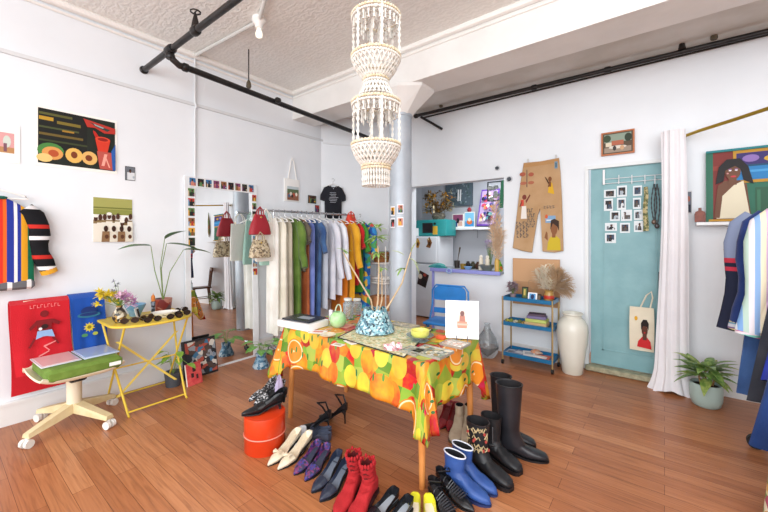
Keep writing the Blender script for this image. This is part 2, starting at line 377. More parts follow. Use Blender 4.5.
# ceiling lamp holder and its conduit
lp = at_z(259, 18, 3.25)
B().tube([(lp.x+1.2, lp.y-.55, 3.225), (lp.x, lp.y, 3.225), (-3.74, at_X(196, 60, -3.74).y, 3.225)], .016, 8).build('ceiling_conduit', M('d0cfcb', .4), label='off-white conduit crossing the tin ceiling to the bare bulb', cat='conduit')
o = thing('ceiling_lamp', 'bare bulb in a white porcelain holder on the tin ceiling', 'ceiling lamp', (lp.x, lp.y, 3.25))
B().lathe([(.001, -.0), (.055, -.0), (.06, -.03), (.035, -.06), (.03, -.09), (.001, -.09)], 20).build('lamp_holder', WHT, o)
B().lathe([(.012, -.09), (.016, -.10), (.03, -.135), (.027, -.16), (.001, -.175)], 16).build('bulb', M('f4efe0', .1, emit=.6), o)

# ---------- left wall pictures ----------
def on_left(x0, y0, x1, y1, X=-3.7995):
    O = at_X(x0, y1, X); Tp = at_X(x0, y0, X); Rr = at_X(x1, y1, X)
    return O, Vector((0, Rr.y-O.y, 0)), Vector((0, 0, Tp.z-O.z))
def on_back(x0, y0, x1, y1, Y=4.2825):
    O = at_Y(x0, y1, Y); Tp = at_Y(x0, y0, Y); Rr = at_Y(x1, y1, Y)
    return O, Vector((Rr.x-O.x, 0, 0)), Vector((0, 0, Tp.z-O.z))
O, U, V = on_left(-14, 121, 20, 160)
flat('small_print', O, U, V, [('d9a0a0', rect(.3, .25, .82, .78)), ('b98a5c', rect(.3, .25, .82, .4)), ('c9d3c9', ell(.6, .55, .12, .16)), ('7c5560', rect(.5, .28, .6, .5))], label='small print with a wide white margin at the far left of the wall', cat='picture')
O, U, V = on_left(35, 104, 117, 165)
m_ = .03
sh = [('20261f', rect(m_, .05, 1-m_, .96)), ('1a1c1a', rect(.04, .3, .6, .95)), ('5a5a2c', rect(.04, .86, .42, .9)), ('b8912e', rect(.04, .77, .2, .83)), ('7b6b2a', rect(.24, .74, .52, .79)),
      ('49512e', rect(.04, .64, .5, .67)), ('6b5a2a', rect(.04, .52, .55, .56)), ('3b4426', rect(.04, .42, .6, .45)), ('a37c2c', rect(.3, .62, .44, .65)),
      ('49823f', ell(.17, .27, .15, .13, 18, .1)), ('d99a55', ell(.19, .23, .12, .11, 18)), ('b4512e', ell(.2, .23, .06, .06)), ('e2b45e', ell(.44, .24, .105, .13, 18)), ('7a3b20', ell(.44, .25, .04, .06)), ('ddb068', ell(.63, .23, .1, .12, 18)), ('7a3b20', ell(.62, .23, .045, .055)), ('e8c37c', ell(.1, .14, .09, .07)),
      ('b3352a', [(.55, .92), (.97, .84), (.97, .74), (.82, .72), (.7, .79), (.6, .78)]), ('2b3b3a', [(.62, .88), (.9, .80), (.86, .76), (.7, .82)]), ('8ea3a3', [(.68, .86), (.82, .82), (.8, .8), (.7, .83)]),
      ('b5281f', ell(.72, .64, .025, .11, 8, .4)), ('cf3a26', [(.7, .6), (.9, .6), (.86, .36), (.74, .36)]), ('d8452c', ell(.8, .6, .1, .05)), ('8c1d18', ell(.8, .6, .07, .03)), ('b85348', [(.76, .06), (.96, .06), (.93, .38), (.72, .38)]),
      ('e8a595', [(.78, .12), (.82, .12), (.86, .34), (.82, .34)]), ('e8a595', [(.88, .1), (.9, .1), (.84, .3), (.82, .3)]), ('2c5aa3', [(.93, .06), (.97, .06), (.97, .55), (.91, .4)])]
flat('fruit_print', O, U, V, sh, th=.003, label='large dark print of cut fruit beside a red goblet on the left wall', cat='picture')
O, U, V = on_left(125, 166, 135, 180)
flat('small_photo', O, U, V, snap(3, .04, True), base='3a3a3a', label='tiny dark photo on the left wall beside the fruit print', cat='photo')
O, U, V = on_left(93, 197, 132, 242)
rn = random.Random(5)
sh = [('a3a35c', rect(0, .72, 1, 1)), ('8b9048', rect(0, .62, 1, .74)), ('6f7434', rect(0, .76, 1, .79)), ('8a7450', rect(0, 0, 1, .5))]
for k in range(9):
    x = .06+k*.11; h = rn.uniform(.42, .6); sh += [('e5e0d2', clipu([(x-.09, 0), (x-.08, h-.12), (x+.08, h-.12), (x+.1, 0)])), ('4a2d20', ell(x, h, .05, .075, 10))]
    if k % 3 == 0: sh.append(('eceadf', ell(x, h+.05, .07, .035, 10)))
for k in range(4): x = .3+k*.2; sh += [('d9d2c2' if k % 2 else '8a6a4a', clipu([(x-.11, 0), (x-.09, .24), (x+.09, .24), (x+.11, 0)])), ('3a231a', ell(x, .3, .055, .07, 10)), ('5a3826', ell(x+.02, .12, .05, .05, 10))]
flat('group_photo', O, U, V, sh, label='square photo of a group in white clothes on a green field, on the left wall', cat='photo')

# ---------- garments ----------
def garment_parts(o, mat, L=.75, w=.2, wb=None, th=.035, sleeve=.5, sl_r=.06, neck=.07, folds=5, amp=.012, seed=0, sl_mat=None, cuff=None, collar=None, sides=(1, -1), slang=.22):
    rn = random.Random(seed); ph = rn.uniform(0, 6); wb = wb or w*1.02; n = 36; rings = []
    zs = [0, .03, .06, .1, .16, .25, .4, .55, .7, .85, 1.]
    if not isinstance(mat, (list, tuple)): mat = [mat]
    for t in zs:
        d = t*L
        if d < .1: a = neck+(w-neck)*min(1, (d/.085))**.8
        else: a = w+(wb-w)*(d/L)
        bb = th*(.45+.55*min(1, d/.15))
        rings.append([(a*math.cos(2*PI*k/n), bb*math.sin(2*PI*k/n)*(1+.1*math.sin(3*k))+amp*min(1, d/.25)*math.sin(folds*2*PI*k/n+ph+d*1.5)*(1 if abs(math.sin(2*PI*k/n)) > .2 else .5), -.075-d-.01*math.sin(2*PI*k/n*2+ph)*(t == 1.)) for k in range(n)])
    B().loft(rings).build('body', mat, o)
    if sleeve:
        for s in sides:
            P = [(s*(w-.035), 0, -.14), (s*(w+.015), 0, -.20), (s*(w+.03+sleeve*slang*.45), 0, -.16-sleeve*.5), (s*(w+.02+sleeve*slang*.7), 0, -.14-sleeve)]
            Ps = [Vector(P[0]).lerp(Vector(P[1]), .0), Vector(P[1])]
            for k in range(1, 7): Ps.append(Vector(P[1]).lerp(Vector(P[3]), k/6)+Vector((s*.015*math.sin(k*1.3), .006*math.sin(k*2+ph), 0)))
            rr = [sl_r*.8, sl_r]+[sl_r*(1-.28*k/6)+.003*math.sin(k*2.2+seed) for k in range(1, 7)]
            mt = Matrix.Scale(.62, 4, (0, 1, 0))
            so = B().tube(Ps, rr, 14, mt).build('sleeve', sl_mat or mat, o)
            if cuff:
                e = Ps[-1]; dv = (Ps[-1]-Ps[-2]).normalized()
                B().tube([e-dv*.03, e+dv*.02], [sl_r*.72]*2, 14, mt).build('cuff', cuff, so)
    if collar: B().tube([(neck*.9*math.cos(a*PI/6), th*.7*math.sin(a*PI/6), -.07) for a in range(12)], .012, 6, closed=True).build('collar', collar, o)
def garment(name, label, cat, loc, rz, mat, group=None, **k):
    o = thing(name, label, cat, loc, rz, group); garment_parts(o, mat, **k); return o
_hang = []
def hanger(label, loc, rz, col='f0f0ee', w=.2, group=None, drop=0):
    o = thing('clothes_hanger', label, 'hanger', loc, rz, group)
    key = [x for x in _hang if x[0] == (col, w)]
    if key:
        for ch in key[0][1]:
            c = ch.copy(); C.objects.link(c); c.parent = o
    else:
        a = B().tube([(-w, 0, -.125), (-w*.9, 0, -.105), (-.02, 0, -.062), (0, 0, -.055), (.02, 0, -.062), (w*.9, 0, -.105), (w, 0, -.125), (0, 0, -.13)], .006, 8, closed=True).build('arm', M(col, .3), o)
        h = B().tube([(0, 0, -.055), (0, 0, -.03), (.002, 0, -.018), (.016, 0, -.008), (.018, 0, .006), (.008, 0, .018), (-.006, 0, .018), (-.014, 0, .008)], .0028, 6).build('hook', M('b9b9bb', .25, .9), o)
        _hang.append(((col, w), [a, h]))
    return o

# striped jacket, hanging flat on the left wall
J = at_X(-9, 190, -3.74)
hanger('white hanger holding the striped jacket on the left wall', (J.x, J.y, J.z+.075), PI/2, w=.19)
jk = thing('striped_jacket', 'multicoloured striped rugby jacket hanging on the left wall', 'jacket', (J.x, J.y, J.z+.02), PI/2)
jm = stripes(['d8362b', '8a2f86', 'd8362b', 'e06a2a', '2a3a96', '2a3a96', 'e8e8ea', '2a3a96', 'e5a52a', 'e5a52a', '1b7a5a', '1b7a5a', 'e8e8ea', '15161a'], .255, 'X')
garment_parts(jk, jm, L=.63, w=.20, wb=.225, th=.045, sleeve=.47, sl_r=.07, neck=.08, amp=.004, seed=3, slang=.2,
              sl_mat=stripes(['18181c', '18181c', '18181c', 'e8e8ea', '18181c', '18181c', 'c33028', '18181c'], .23, 'Z'), cuff=M('e0a229', .8), collar=M('1b6a5a', .8))
B().box((0, 0, -.70), (.44, .09, .07), bv=.02).build('waistband', stripes(['6b6b70', '6b6b70', '6b6b70', 'e6e6e8'], .1), jk)
B().box((0, -.047, -.36), (.012, .006, .56)).build('zip', M('d9d9dc', .3, .6), jk)

# ---------- swivel chair ----------
IV = M('e9dfc6', .4, c2='e3d7bb', ns=6)
ch = thing('swivel_chair', 'ivory shell swivel chair on casters with a green cushion, draped red and blue', 'chair', (-3.43, .68, 0), .05)
prof = []      # side profile in x (depth) and z : from seat front, to back top
for x, z in ((.265, .392), (.25, .37), (.15, .362), (0, .36), (-.12, .37), (-.2, .41), (-.245, .5), (-.262, .6), (-.275, .75), (-.29, .88)): prof.append((x, z+.03))
def shell(u, v):
    t = u*(len(prof)-1); i = min(int(t), len(prof)-2); f = t-i
    x = prof[i][0]*(1-f)+prof[i+1][0]*f; z = prof[i][1]*(1-f)+prof[i+1][1]*f
    hw = .245-.02*abs(2*u-1)**3; y = (2*v-1)*hw
    e = abs(2*v-1)**4*.035
    if u < .5: z += e
    else: x += e*.35
    return (x, y, z)
B().grid(shell, 26, 14, .012).build('seat_shell', IV, ch)
B().box((0, 0, .36), (.2, .1, .05), bv=.01).build('seat_plate', M('2a2a2c', .5), ch)
B().lathe([(.045, .14), (.045, .3), (.052, .34), (.052, .38), (.001, .38)], 16).build('post', IV, ch)
for k in range(4):
    a = math.radians(25+90*k); c_, s_ = math.cos(a), math.sin(a); mt = R(a)
    B().loft([[(.02, -.035, .10), (.02, .035, .10), (.02, .03, .17), (.02, -.03, .17)], [(.31, -.03, .065), (.31, .03, .065), (.31, .022, .092), (.31, -.022, .092)]], mt=mt).build('leg', M('e0cfa5', .5, c2='d8c494', ns=12), ch, smooth=False)
    w = B()
    for s in (-1, 1): w.tube([(.305, s*.008, .028), (.305, s*.03, .028)], .028, 14, mt)
    w.tube([(.30, 0, .03), (.30, 0, .075)], .01, 8, mt).build('caster', M('e9e6df', .4), ch)
cu = B().box((.03, 0, .458), (.42, .42, .088), bv=.03)
cu.build('seat_cushion', M('6f8c3a', .85, c2='64802f', ns=20, bs=.3, bsc=150), loc=(-3.40, .69, 0), rz=.05, label='olive green cushion on the seat of the ivory swivel chair', cat='cushion')
flat('cushion_tag', Vector((-3.152, .82, .448)), Vector((0, .07, 0)), Vector((0, 0, .025)), [], 'f2f2ee', label='small white tag on the front edge of the green cushion', cat='tag')
# draped cloths over the chair back
def drape(name, y0, y1, col, label, topx, front_drop, back_drop, seed, mi_col2=None, zt=.915):
    cx0, rz = -3.43, .05
    def f(u, v):
        y = y0+(y1-y0)*u; s = v*(front_drop+back_drop+.05)
        wv = .007*math.sin(u*9+seed)+.004*math.sin(u*17+v*5)
        if s < back_drop: x = -.325-.0*(back_drop-s); z = zt-.02-(back_drop-s)
        elif s < back_drop+.05: t = (s-back_drop)/.05; x = -.315+.05*t; z = zt-.02+.02*math.sin(PI*t)
        else:
            d_ = s-back_drop-.05; z = zt-.02-d_; x = -.245+(.9-z)*.065+wv*min(1, d_*8)+.3*max(0, .55-z)
        return (x, y+.01*math.sin(v*6+seed), z)
    return B().grid(f, 14, 40, .004).build(name, cloth(col), loc=(cx0, .68, 0), rz=rz, label=label, cat='garment')
fl1 = drape('red_shirt', -.285, .04, 'c9202c', 'bright red shirt printed with a figure draped over the chair back', 0, .50, .68, 1)
fl2 = drape('blue_shirt', .04, .265, '1d4fa8', 'royal blue shirt with a yellow sun print draped over the chair back', 0, .50, .52, 2, zt=.925)
def decal(parent, name, O, U, V, shapes):
    """printed shapes, each lying just in front of the cloth"""
    O, U, V = Vector(O), Vector(U), Vector(V); W_ = U.cross(V).normalized(); b = B(); cols = []
    for k, (c, pl) in enumerate(shapes):
        if c not in cols: cols.append(c)
        b.add([O+U*x+V*y+W_*(.0006*k) for x, y in pl], [list(range(len(pl)))], cols.index(c))
    return b.build(name, [M(c, .8) for c in cols], parent, smooth=False)
rt = math.radians
decal(fl1, 'figure_print', (-.192, -.22, .5), (0, .2, 0), (-.023, 0, .36), [
    ('7a1018', ell(.5, .86, .12, .07)), ('7a1018', [(.3, .5), (.28, .74), (.72, .74), (.68, .5)]), ('7a1018', [(.28, .74), (.08, .6), (.12, .55), (.32, .66)]), ('7a1018', [(.72, .74), (.95, .66), (.9, .6), (.7, .66)]),
    ('8fb0d9', [(.25, .36), (.3, .52), (.7, .52), (.78, .36), (.55, .4), (.45, .4)]), ('2a1414', ell(.5, .6, .1, .05)), ('f0f0f0', ell(.38, .56, .05, .03)), ('7a1018', [(.25, .36), (.1, .2), (.05, .22), (.2, .4)]), ('7a1018', [(.78, .36), (.9, .22), (.86, .2), (.68, .36)]),
    ('e88a8a', [(.3, .02), (.6, .1), (.62, .08), (.34, 0)]), ('e88a8a', [(.6, .1), (.45, .2), (.47, .22), (.64, .1)]), ('e88a8a', [(.47, .22), (.8, .28), (.8, .26), (.5, .19)])])
lt = []
for k in range(9): x = .02+k*.1; lt += [('e88a8a', rect(x, .0, x+.015, .8)), ('e88a8a', rect(x, .7*(k % 2), x+.07, .7*(k % 2)+.12))]
decal(fl1, 'letters', (-.225, -.2, .855), (0, .19, 0), (-.002, 0, .03), lt)
decal(fl2, 'sun_print', (-.196, .07, .56), (0, .15, 0), (-.018, 0, .27), [('16306e', ell(.5, .84, .34, .13)), ('2a6f8c', ell(.5, .72, .5, .08)), ('16306e', ell(.5, .74, .4, .05)), ('d6c23a', [(.5+(.26 if k % 2 else .15)*math.cos(k*PI/10), .36+(.15 if k % 2 else .09)*math.sin(k*PI/10)) for k in range(20)]), ('8a7a1c', ell(.5, .36, .09, .05)), ('4a8a5a', ell(.3, .14, .14, .05)), ('b0b94a', ell(.75, .15, .12, .05))])
for k, (y, nm, lb) in enumerate(((-.115, 'd3d5dc', 'clear plastic folder lying on the left half of the green cushion'), (.11, 'c3d0e2', 'clear plastic folder lying on the right half of the green cushion'))):
    B().box((0, 0, 0), (.30, .215, .008), bv=.002).box((.0, 0, .0055), (.27, .19, .003), mi=1).build('plastic_folder', [M(nm, .12, spec=.8), M('d9b3b5' if k == 0 else '9fb3dc', .15)], loc=(-3.41, (.69+y), .5085+.0005*k), rz=.05, label=lb, cat='folder', group='plastic folders on the chair')
# ---------- yellow folding table ----------
YL = M('e3c54a', .4, c2='dcbc3e', ns=10)
yt = thing('folding_table', 'yellow metal folding side table with crossed legs against the left wall', 'table', (-3.45, 1.17, 0))
ty = [(.27, -.31)]+[(.27*math.cos(a)**.6 if math.cos(a) > 0 else 0, .295*math.sin(a)) for a in [math.radians(x) for x in range(-72, 73, 12)]]
top = [(-.27, -.295), (.1, -.295)]+[(.1+.17*math.cos(math.radians(a)), .295*math.sin(math.radians(a))) for a in range(-80, 81, 10)]+[(.1, .295), (-.27, .295)]
B().prism(top, .685, .70).build('tabletop', YL, yt, smooth=False)
B().tube([(x, y, .69) for x, y in top], .009, 8, closed=True).build('rim', YL, yt)
for s in (-1, 1):
    B().tube([(.20, s*.30, .685), (.20, s*.22, .60), (.2, s*.0+s*.24, .35), (.24, s*.205, .0)] if 0 else [(-.2, s*.27, .685), (-.02, s*.235, .34), (.21, s*.21, .02), (.235, s*.21, .006)], .0085, 8).build('leg', YL, yt)
    B().tube([(.2, s*.23, .685), (-.02, s*.23, .34), (-.23, s*.23, .006)], .0085, 8).build('leg', YL, yt)
B().tube([(.20, -.21, .03), (.20, .21, .03)], .007, 8).build('crossbar', YL, yt)
B().tube([(-.24, -.23, .02), (-.24, .25, .02)], .007, 8).build('crossbar', YL, yt)
B().tube([(.0, -.235, .33), (.0, .235, .33)], .006, 8).build('crossbar', YL, yt)
for s in (-1, 1):
    B().loft([[(.0, s*.22-.012, .54), (.004, s*.22-.012, .54), (.004, s*.22+.012, .54), (0, s*.22+.012, .54)], [(.0, -s*.22-.012, .10), (.004, -s*.22-.012, .10), (.004, -s*.22+.012, .10), (0, -s*.22+.012, .10)]], mt=T(-.0+.01*s, 0, 0)).build('brace', M('e8cf62', .4), yt, smooth=False)
def ont(px, py, z=.70, dz=.001): p = at_z(px, py, z); p.z = z+dz; return p
def clampx(p, a=-3.70, b=-3.2): p.x = max(a, min(b, p.x)); return p
# vase of flowers
p = Vector((-3.42, .955, .701))
vs_ = thing('flower_vase', 'small patterned vase of yellow and pink flowers at the left end of the yellow table', 'vase', p)
B().lathe([(.001, 0), (.028, 0), (.045, .03), (.05, .06), (.035, .095), (.02, .115), (.024, .135), (.018, .135), (.014, .115), (.001, .1)], 20).build('vase_body', blobs(['2a2722', '8f866f', 'd8d0bb', '3d3a33', 'a6803c'], 45, .35), vs_)
rn = random.Random(8)
def flowers(parent, cx, cy, cz, n, cols, spread, name='blossoms', size=.03, stem_from=(0, 0, .12)):
    st = B(); fb = {}
    for k in range(n):
        a = rn.uniform(0, 2*PI); r = spread*math.sqrt(rn.random()); z = cz+rn.uniform(-.05, .05)
        c = Vector((cx+r*math.cos(a), cy+r*math.sin(a)*1.2, z)); st.tube([stem_from, (Vector(stem_from)+c)/2+Vector((0, 0, .02)), c], .0015, 5)
        col = rn.choice(cols); b = fb.setdefault(col, B())
        for j in range(9):
            d = Vector((rn.uniform(-1, 1), rn.uniform(-1, 1), rn.uniform(-.3, 1))).normalized()
            leaf(b, c, d, size*rn.uniform(.8, 1.2), size*.45, .2, seg=3)
    st.build('stem', M('6d8a3f'), parent)
    for col, b in fb.items(): b.build(name, M(col, .7), parent)
flowers(vs_, -.03, -.075, .2, 16, ['e8d23a', 'dcc22e'], .055, size=.042)
flowers(vs_, .02, .04, .18, 16, ['cf9fc4', 'b98ab8', 'e0b9cf'], .055, size=.042)
flowers(vs_, -.01, -.01, .28, 5, ['8b8799', '6b6f7c'], .03, size=.02)
def simple(name, label, cat, loc, prof, mat, part='body', rz=0, n=20, group=None, sq=1.):
    return B().lathe(prof, n, sq=sq).build(name, mat, loc=loc, rz=rz, label=label, cat=cat, group=group)
# blue glass bowl behind
simple('glass_bowl', 'crumpled light blue glass bowl behind the flowers on the yellow table', 'bowl', (-3.60, 1.12, .701), [(.001, 0), (.04, 0), (.05, .03), (.075, .08), (.08, .10), (.07, .08), (.045, .035), (.001, .01)], M('7fb8dc', .2, trans=.3, c2='9fcbe6', ns=20))
o = thing('candle_holder', 'orange candle in a dark carved figure holder on the yellow table', 'candle holder', (-3.45, 1.205, .701))
B().lathe([(.001, 0), (.024, 0), (.026, .01), (.013, .02), (.015, .05), (.011, .07), (.016, .10), (.018, .12), (.012, .13), (.001, .13)], 14).build('holder', blobs(['1b1a1c', '33363d', '77808c'], 60), o)
B().lathe([(.001, .13), (.014, .13), (.016, .16), (.013, .175), (.004, .185), (.001, .2)], 12).build('candle', M('c9762c', .5), o)
simple('white_dish', 'long white boat-shaped dish in the middle of the yellow table', 'dish', (-3.35, 1.26, .701), [(.001, 0), (.05, 0), (.09, .03), (.105, .045), (.1, .045), (.05, .012), (.001, .008)], M('eeeae2', .3), sq=.7, rz=1.3)
# plant in red pot
pp = (-3.60, 1.34, .701)
pl = thing('potted_plant', 'tall bird-of-paradise plant in a red marbled pot on the yellow table', 'plant', pp)
B().lathe([(.001, 0), (.055, 0), (.062, .02), (.072, .11), (.072, .12), (.064, .12), (.062, .1), (.001, .1)], 24).build('pot', blobs(['8d3a33', 'a34b3e', '54404a', '7a2c2c', 'b0796a'], 16, .35), pl)
for (lx, ly, lz, ll, dd) in ((-.03, -.09, .60, .26, (.1, -1, .15)), (.02, .02, .62, .30, (.2, 1, .0)), (.08, .14, .56, .24, (.3, 1, .1)), (.03, -.0, .66, .2, (.3, .3, .3))):
    e = Vector((lx, ly, lz)); base = Vector((0, 0, .1))
    B().tube([base, base.lerp(e, .5)+Vector((0, -.02 if ly < 0 else -.03, .03)), e], [.005, .004, .003], 8).build('stem', M('6f8648', .5), pl)
    b = B(); leaf(b, e, dd, ll, .12, .45, seg=8); b.build('leaf', M('4f7a45', .4, c2='3e6b3c', ns=20), pl)
# sunglasses and small wares along the front edge
def sunglasses(label, loc, rz, col='1a1818', group=None):
    o = thing('sunglasses', label, 'sunglasses', loc, rz, group)
    b = B()
    for s in (-1, 1): b.tube([(s*.034+.026*math.cos(a*PI/7), .004*0, .024+.019*math.sin(a*PI/7)) for a in range(14)], .0035, 6, closed=True)
    b.tube([(-.009, 0, .03), (.009, 0, .03)], .003, 6).build('rim', M(col, .25), o)
    b = B()
    for s in (-1, 1): b.tube([(s*.034, -.001, .024), (s*.034, .001, .024)], .024, 14)
    b.build('lens', M('2e2420', .1), o)
    for s in (-1, 1): B().tube([(s*.061, 0, .03), (s*.062, .09, .028), (s*.056, .125, .006)], .0025, 6).build('temple', M(col, .3), o)
for k, (x, y, rz, c) in enumerate(((-3.30, .99, 1.3, '3a2a20'), (-3.21, 1.12, 1.5, '141414'), (-3.33, 1.12, 1.9, '5a3a24'), (-3.20, 1.28, 1.5, '101010'), (-3.27, 1.37, 1.4, '1c1c1f'), (-3.42, 1.42, 1.7, '28221f'))):
    sunglasses(['brown sunglasses at the left end of the yellow table, beside the flower vase', 'black sunglasses at the front edge of the yellow table, left of the white dish', 'tortoiseshell sunglasses behind the front black pair on the yellow table', 'black sunglasses on the front edge, right before the white dish', 'dark sunglasses right of the white dish on the yellow table', 'dark sunglasses at the far right end of the yellow table'][k], (x, y, .702), rz, c)
o = thing('postcard_stand', 'small black and white card leaning behind the sunglasses on the yellow table', 'card', (-3.45, 1.10, .701), .9)
B().box((0, 0, .045), (.004, .07, .09), R(-.25, 'Y')).build('card', M('e9e9ea'), o, smooth=False)
B().box((.004, .01, .045), (.003, .03, .07), R(-.25, 'Y')).build('dark_panel', M('2a2a2e'), o, smooth=False)

# ---------- mirror ----------
mx0, mx1 = at_X(184, 180, -3.79).y, at_X(256, 184, -3.79).y
mb = .035; mtop = at_X(186, 176, -3.79).z
mr = thing('leaning_mirror', 'tall mirror with a photo-covered white border leaning on the left wall', 'mirror', (-3.725, (mx0+mx1)/2, 0))
mw = (mx1-mx0); mh = mtop-0; lean = math.atan2(.05, mh)
mm = R(-lean, 'Y')
fr = B(); bw = .105
for y0, y1, z0, z1 in ((-mw/2, mw/2, mh-bw, mh), (-mw/2, -mw/2+.05, .02, mh-bw), (mw/2-.07, mw/2, .02, mh-bw), (-mw/2, mw/2, 0, .02)):
    fr.box((-.012, (y0+y1)/2, (z0+z1)/2), (.024, y1-y0, z1-z0), mm)
fr.build('frame', M('e4e7ea', .25, c2='dcdfe2'), mr, smooth=False)
mg, N_, L_, b_ = _new('mirror_glass'); b_.inputs['Metallic'].default_value = 1; b_.inputs['Roughness'].default_value = .0; b_.inputs['Base Color'].default_value = (.88, .9, .9, 1)
B().box((-.013, 0, (mh-bw+.02)/2), (.018, mw-.1, mh-bw-.02), mm).build('glass', mg, mr, smooth=False)
k = 0
ordn = ['first', 'second', 'third', 'fourth', 'fifth', 'sixth', 'seventh', 'eighth', 'ninth', 'tenth', 'eleventh']
def mphoto(y, z, lab, k, w=.07, h=.088):
    Vz = mm @ Vector((0, 0, 1)); O = Vector(mr.location)+(mm @ Vector((.001, y-w/2, z-h/2)))
    flat('photo_print', O, Vector((0, w, 0)), Vz*h, snap(100+k, .05), 'e8e4e0', th=.0015, label=lab, cat='photo', group='photos stuck on the mirror border')
for i in range(9):
    mphoto(-mw/2+.075+i*(mw-.15)/8, mh-.052, 'photo print on the mirror top border, %s from the left' % ordn[i], i)
for i in range(6): mphoto(-mw/2+.06, mh-.16-i*.1, 'photo print down the left border of the mirror, %s from the top' % ordn[i], 20+i)
for i in range(10): mphoto(mw/2-.037, mh-.16-i*.095, 'photo print down the right border of the mirror, %s from the top' % ordn[i], 40+i, .06, .082)
# leaning record and book under yellow table, left of the mirror
O = at_X(184, 390, -3.66)
lean2 = thing('leaning_poster', 'dark framed collage poster leaning against the wall left of the mirror', 'poster', (-3.60, at_X(202, 380, -3.6).y, 0))
mt = R(-.22, 'Y')
B().box((0, 0, .19), (.012, .33, .36), mt, bv=.003).build('backing', M('1f1f22', .4), lean2)
B().box((.008, .01, .19), (.004, .29, .32), mt).build('collage', blobs(['22242a', '8a8f95', '3a6a8c', 'c7c2b8', '4a3a34', '1a1c22', 'a44a3a'], 22), lean2, smooth=False)
bk = thing('red_book', 'red book standing against the collage poster on the floor', 'book', (-3.46, at_X(195, 385, -3.46).y, 0), .15)
mt = R(-.2, 'Y')
B().box((0, 0, .10), (.022, .145, .2), mt, bv=.002).build('cover', M('c93f45', .5, c2='d85a55', ns=30), bk)
B().box((-.001, 0, .10), (.018, .147, .196), mt).build('pages', M('efe9dc', .7), bk, smooth=False)
sh = B()
for yy, zz_, a, c in ((0, .14, .03, 0), (-.02, .09, .025, 0), (.025, .07, .02, 0)): sh.box((.0125, yy, zz_), (.001, a, .04), mt)
sh.build('cover_print', M('3a2020', .6), bk, smooth=False)
pth = thing('trailing_plant', 'light green trailing plant in a small dark pot behind the red book', 'plant', (-3.60, at_X(180, 380, -3.6).y-.06, 0))
B().lathe([(.001, 0), (.06, 0), (.075, .13), (.065, .13), (.06, .11), (.001, .11)], 18).build('pot', M('4a4f55', .5), pth)
rn = random.Random(2)
for k in range(9):
    a = rn.uniform(0, 2*PI); e = Vector((.08*math.cos(a)+.06, .12*math.sin(a)+.03, .2+rn.uniform(0, .15)))
    B().tube([(0, 0, .11), e*.6+Vector((0, 0, .12)), e], .002, 5).build('stem', M('8ca95a'), pth)
    b = B(); leaf(b, e, (math.cos(a), math.sin(a), -.1), .10, .06, .5); b.build('leaf', M('8fb545', .4, c2='6f9c3c', ns=30), pth)
# two blue pots with green plants near mirror end
def pothos(px, py, X, label, pot_mat, h=.15, r=.066, seed=1, conic=False):
    q = at_z(px, py, 0); o = thing('potted_plant', label, 'plant', (q.x, q.y, 0))
    pr = [(.001, 0), (r*.8, 0), (r*.95, .02), (r, h), (r*.88, h), (r*.85, h-.02), (.001, h-.02)]
    if conic: pr = [(.001, 0), (r*1.25, 0), (r*1.3, .02), (r*.75, h*.7), (r*.85, h), (r*.75, h), (r*.65, h-.02), (.001, h-.02)]
    B().lathe(pr, 22).build('pot', pot_mat, o)
    rn = random.Random(seed)
    for k in range(12):
        a = k*2.4; rr = .06+.07*rn.random(); e = Vector((rr*math.cos(a), rr*math.sin(a), h+.03+rn.uniform(0, .1)))
        B().tube([(0, 0, h-.02), (e.x*.4, e.y*.4, e.z), e], .002, 5).build('stem', M('7f9f4f'), o)
        b = B(); leaf(b, e, (math.cos(a), math.sin(a), .15), .13, .085, .6); b.build('leaf', M('4f8a3c', .35, c2='7aa94e', ns=30), o)
    return o
pothos(261, 367, 0, 'green pothos in a patterned blue pot at the right end of the mirror', blobs(['3f6f8c', '7fa3b8', '2f5a78', 'a9bcc6'], 40, .4), seed=4, conic=True)

# ---------- tote, T-shirt and small pictures by the corner ----------
O, U, V = on_left(284, 178, 299, 201, -3.799)
tb = thing('tote_bag', 'white tote bag with a printed crowd scene hanging on the wall right of the mirror', 'bag', O)
w_, h_ = U.length, V.length
B().grid(lambda u, v: (.012+.012*math.sin(PI*u)*math.sin(PI*v), w_*u, h_*v), 8, 8, .02).build('bag_body', cloth('ecebe8'), tb)
b = B(); hn = Vector((.012, w_*.48, at_X(293, 158, -3.785).z-O.z))
b.tube([(.014, w_*.22, h_), (.014, w_*.40, h_+(hn.z-h_)*.8), hn, (.014, w_*.6, h_+(hn.z-h_)*.8), (.014, w_*.78, h_)], .008, 6); b.build('strap', cloth('efeeeb'), tb)
decal(tb, 'print', (.0285, w_*.12, h_*.06), (0, w_*.76, 0), (0, 0, h_*.6), [('8a5a44', rect(0, 0, 1, .5)), ('5a6a4a', rect(0, .5, 1, .8)), ('b9c4c9', rect(0, .8, 1, 1)), ('d9d0c4', ell(.3, .45, .1, .14)), ('b0503a', ell(.55, .4, .1, .16)), ('e6ddd0', ell(.78, .45, .09, .14)), ('3a2a26', ell(.42, .3, .1, .12)), ('4a6a8c', ell(.15, .3, .09, .13))])
for x0, y0, x1, y1, sd, lb in ((308, 195, 316, 203, 71, 'small green photo on the wall between the tote bag and the black shirt'), (315, 205, 319, 212, 72, 'tiny dark photo just below the green one by the black shirt'), (-0, 0, 0, 0, 0, 0)):
    if x1:
        O, U, V = on_left(x0, y0, x1, y1, -3.79); flat('small_photo', O, U, V, snap(sd, .06), '2f3a36', label=lb, cat='photo')
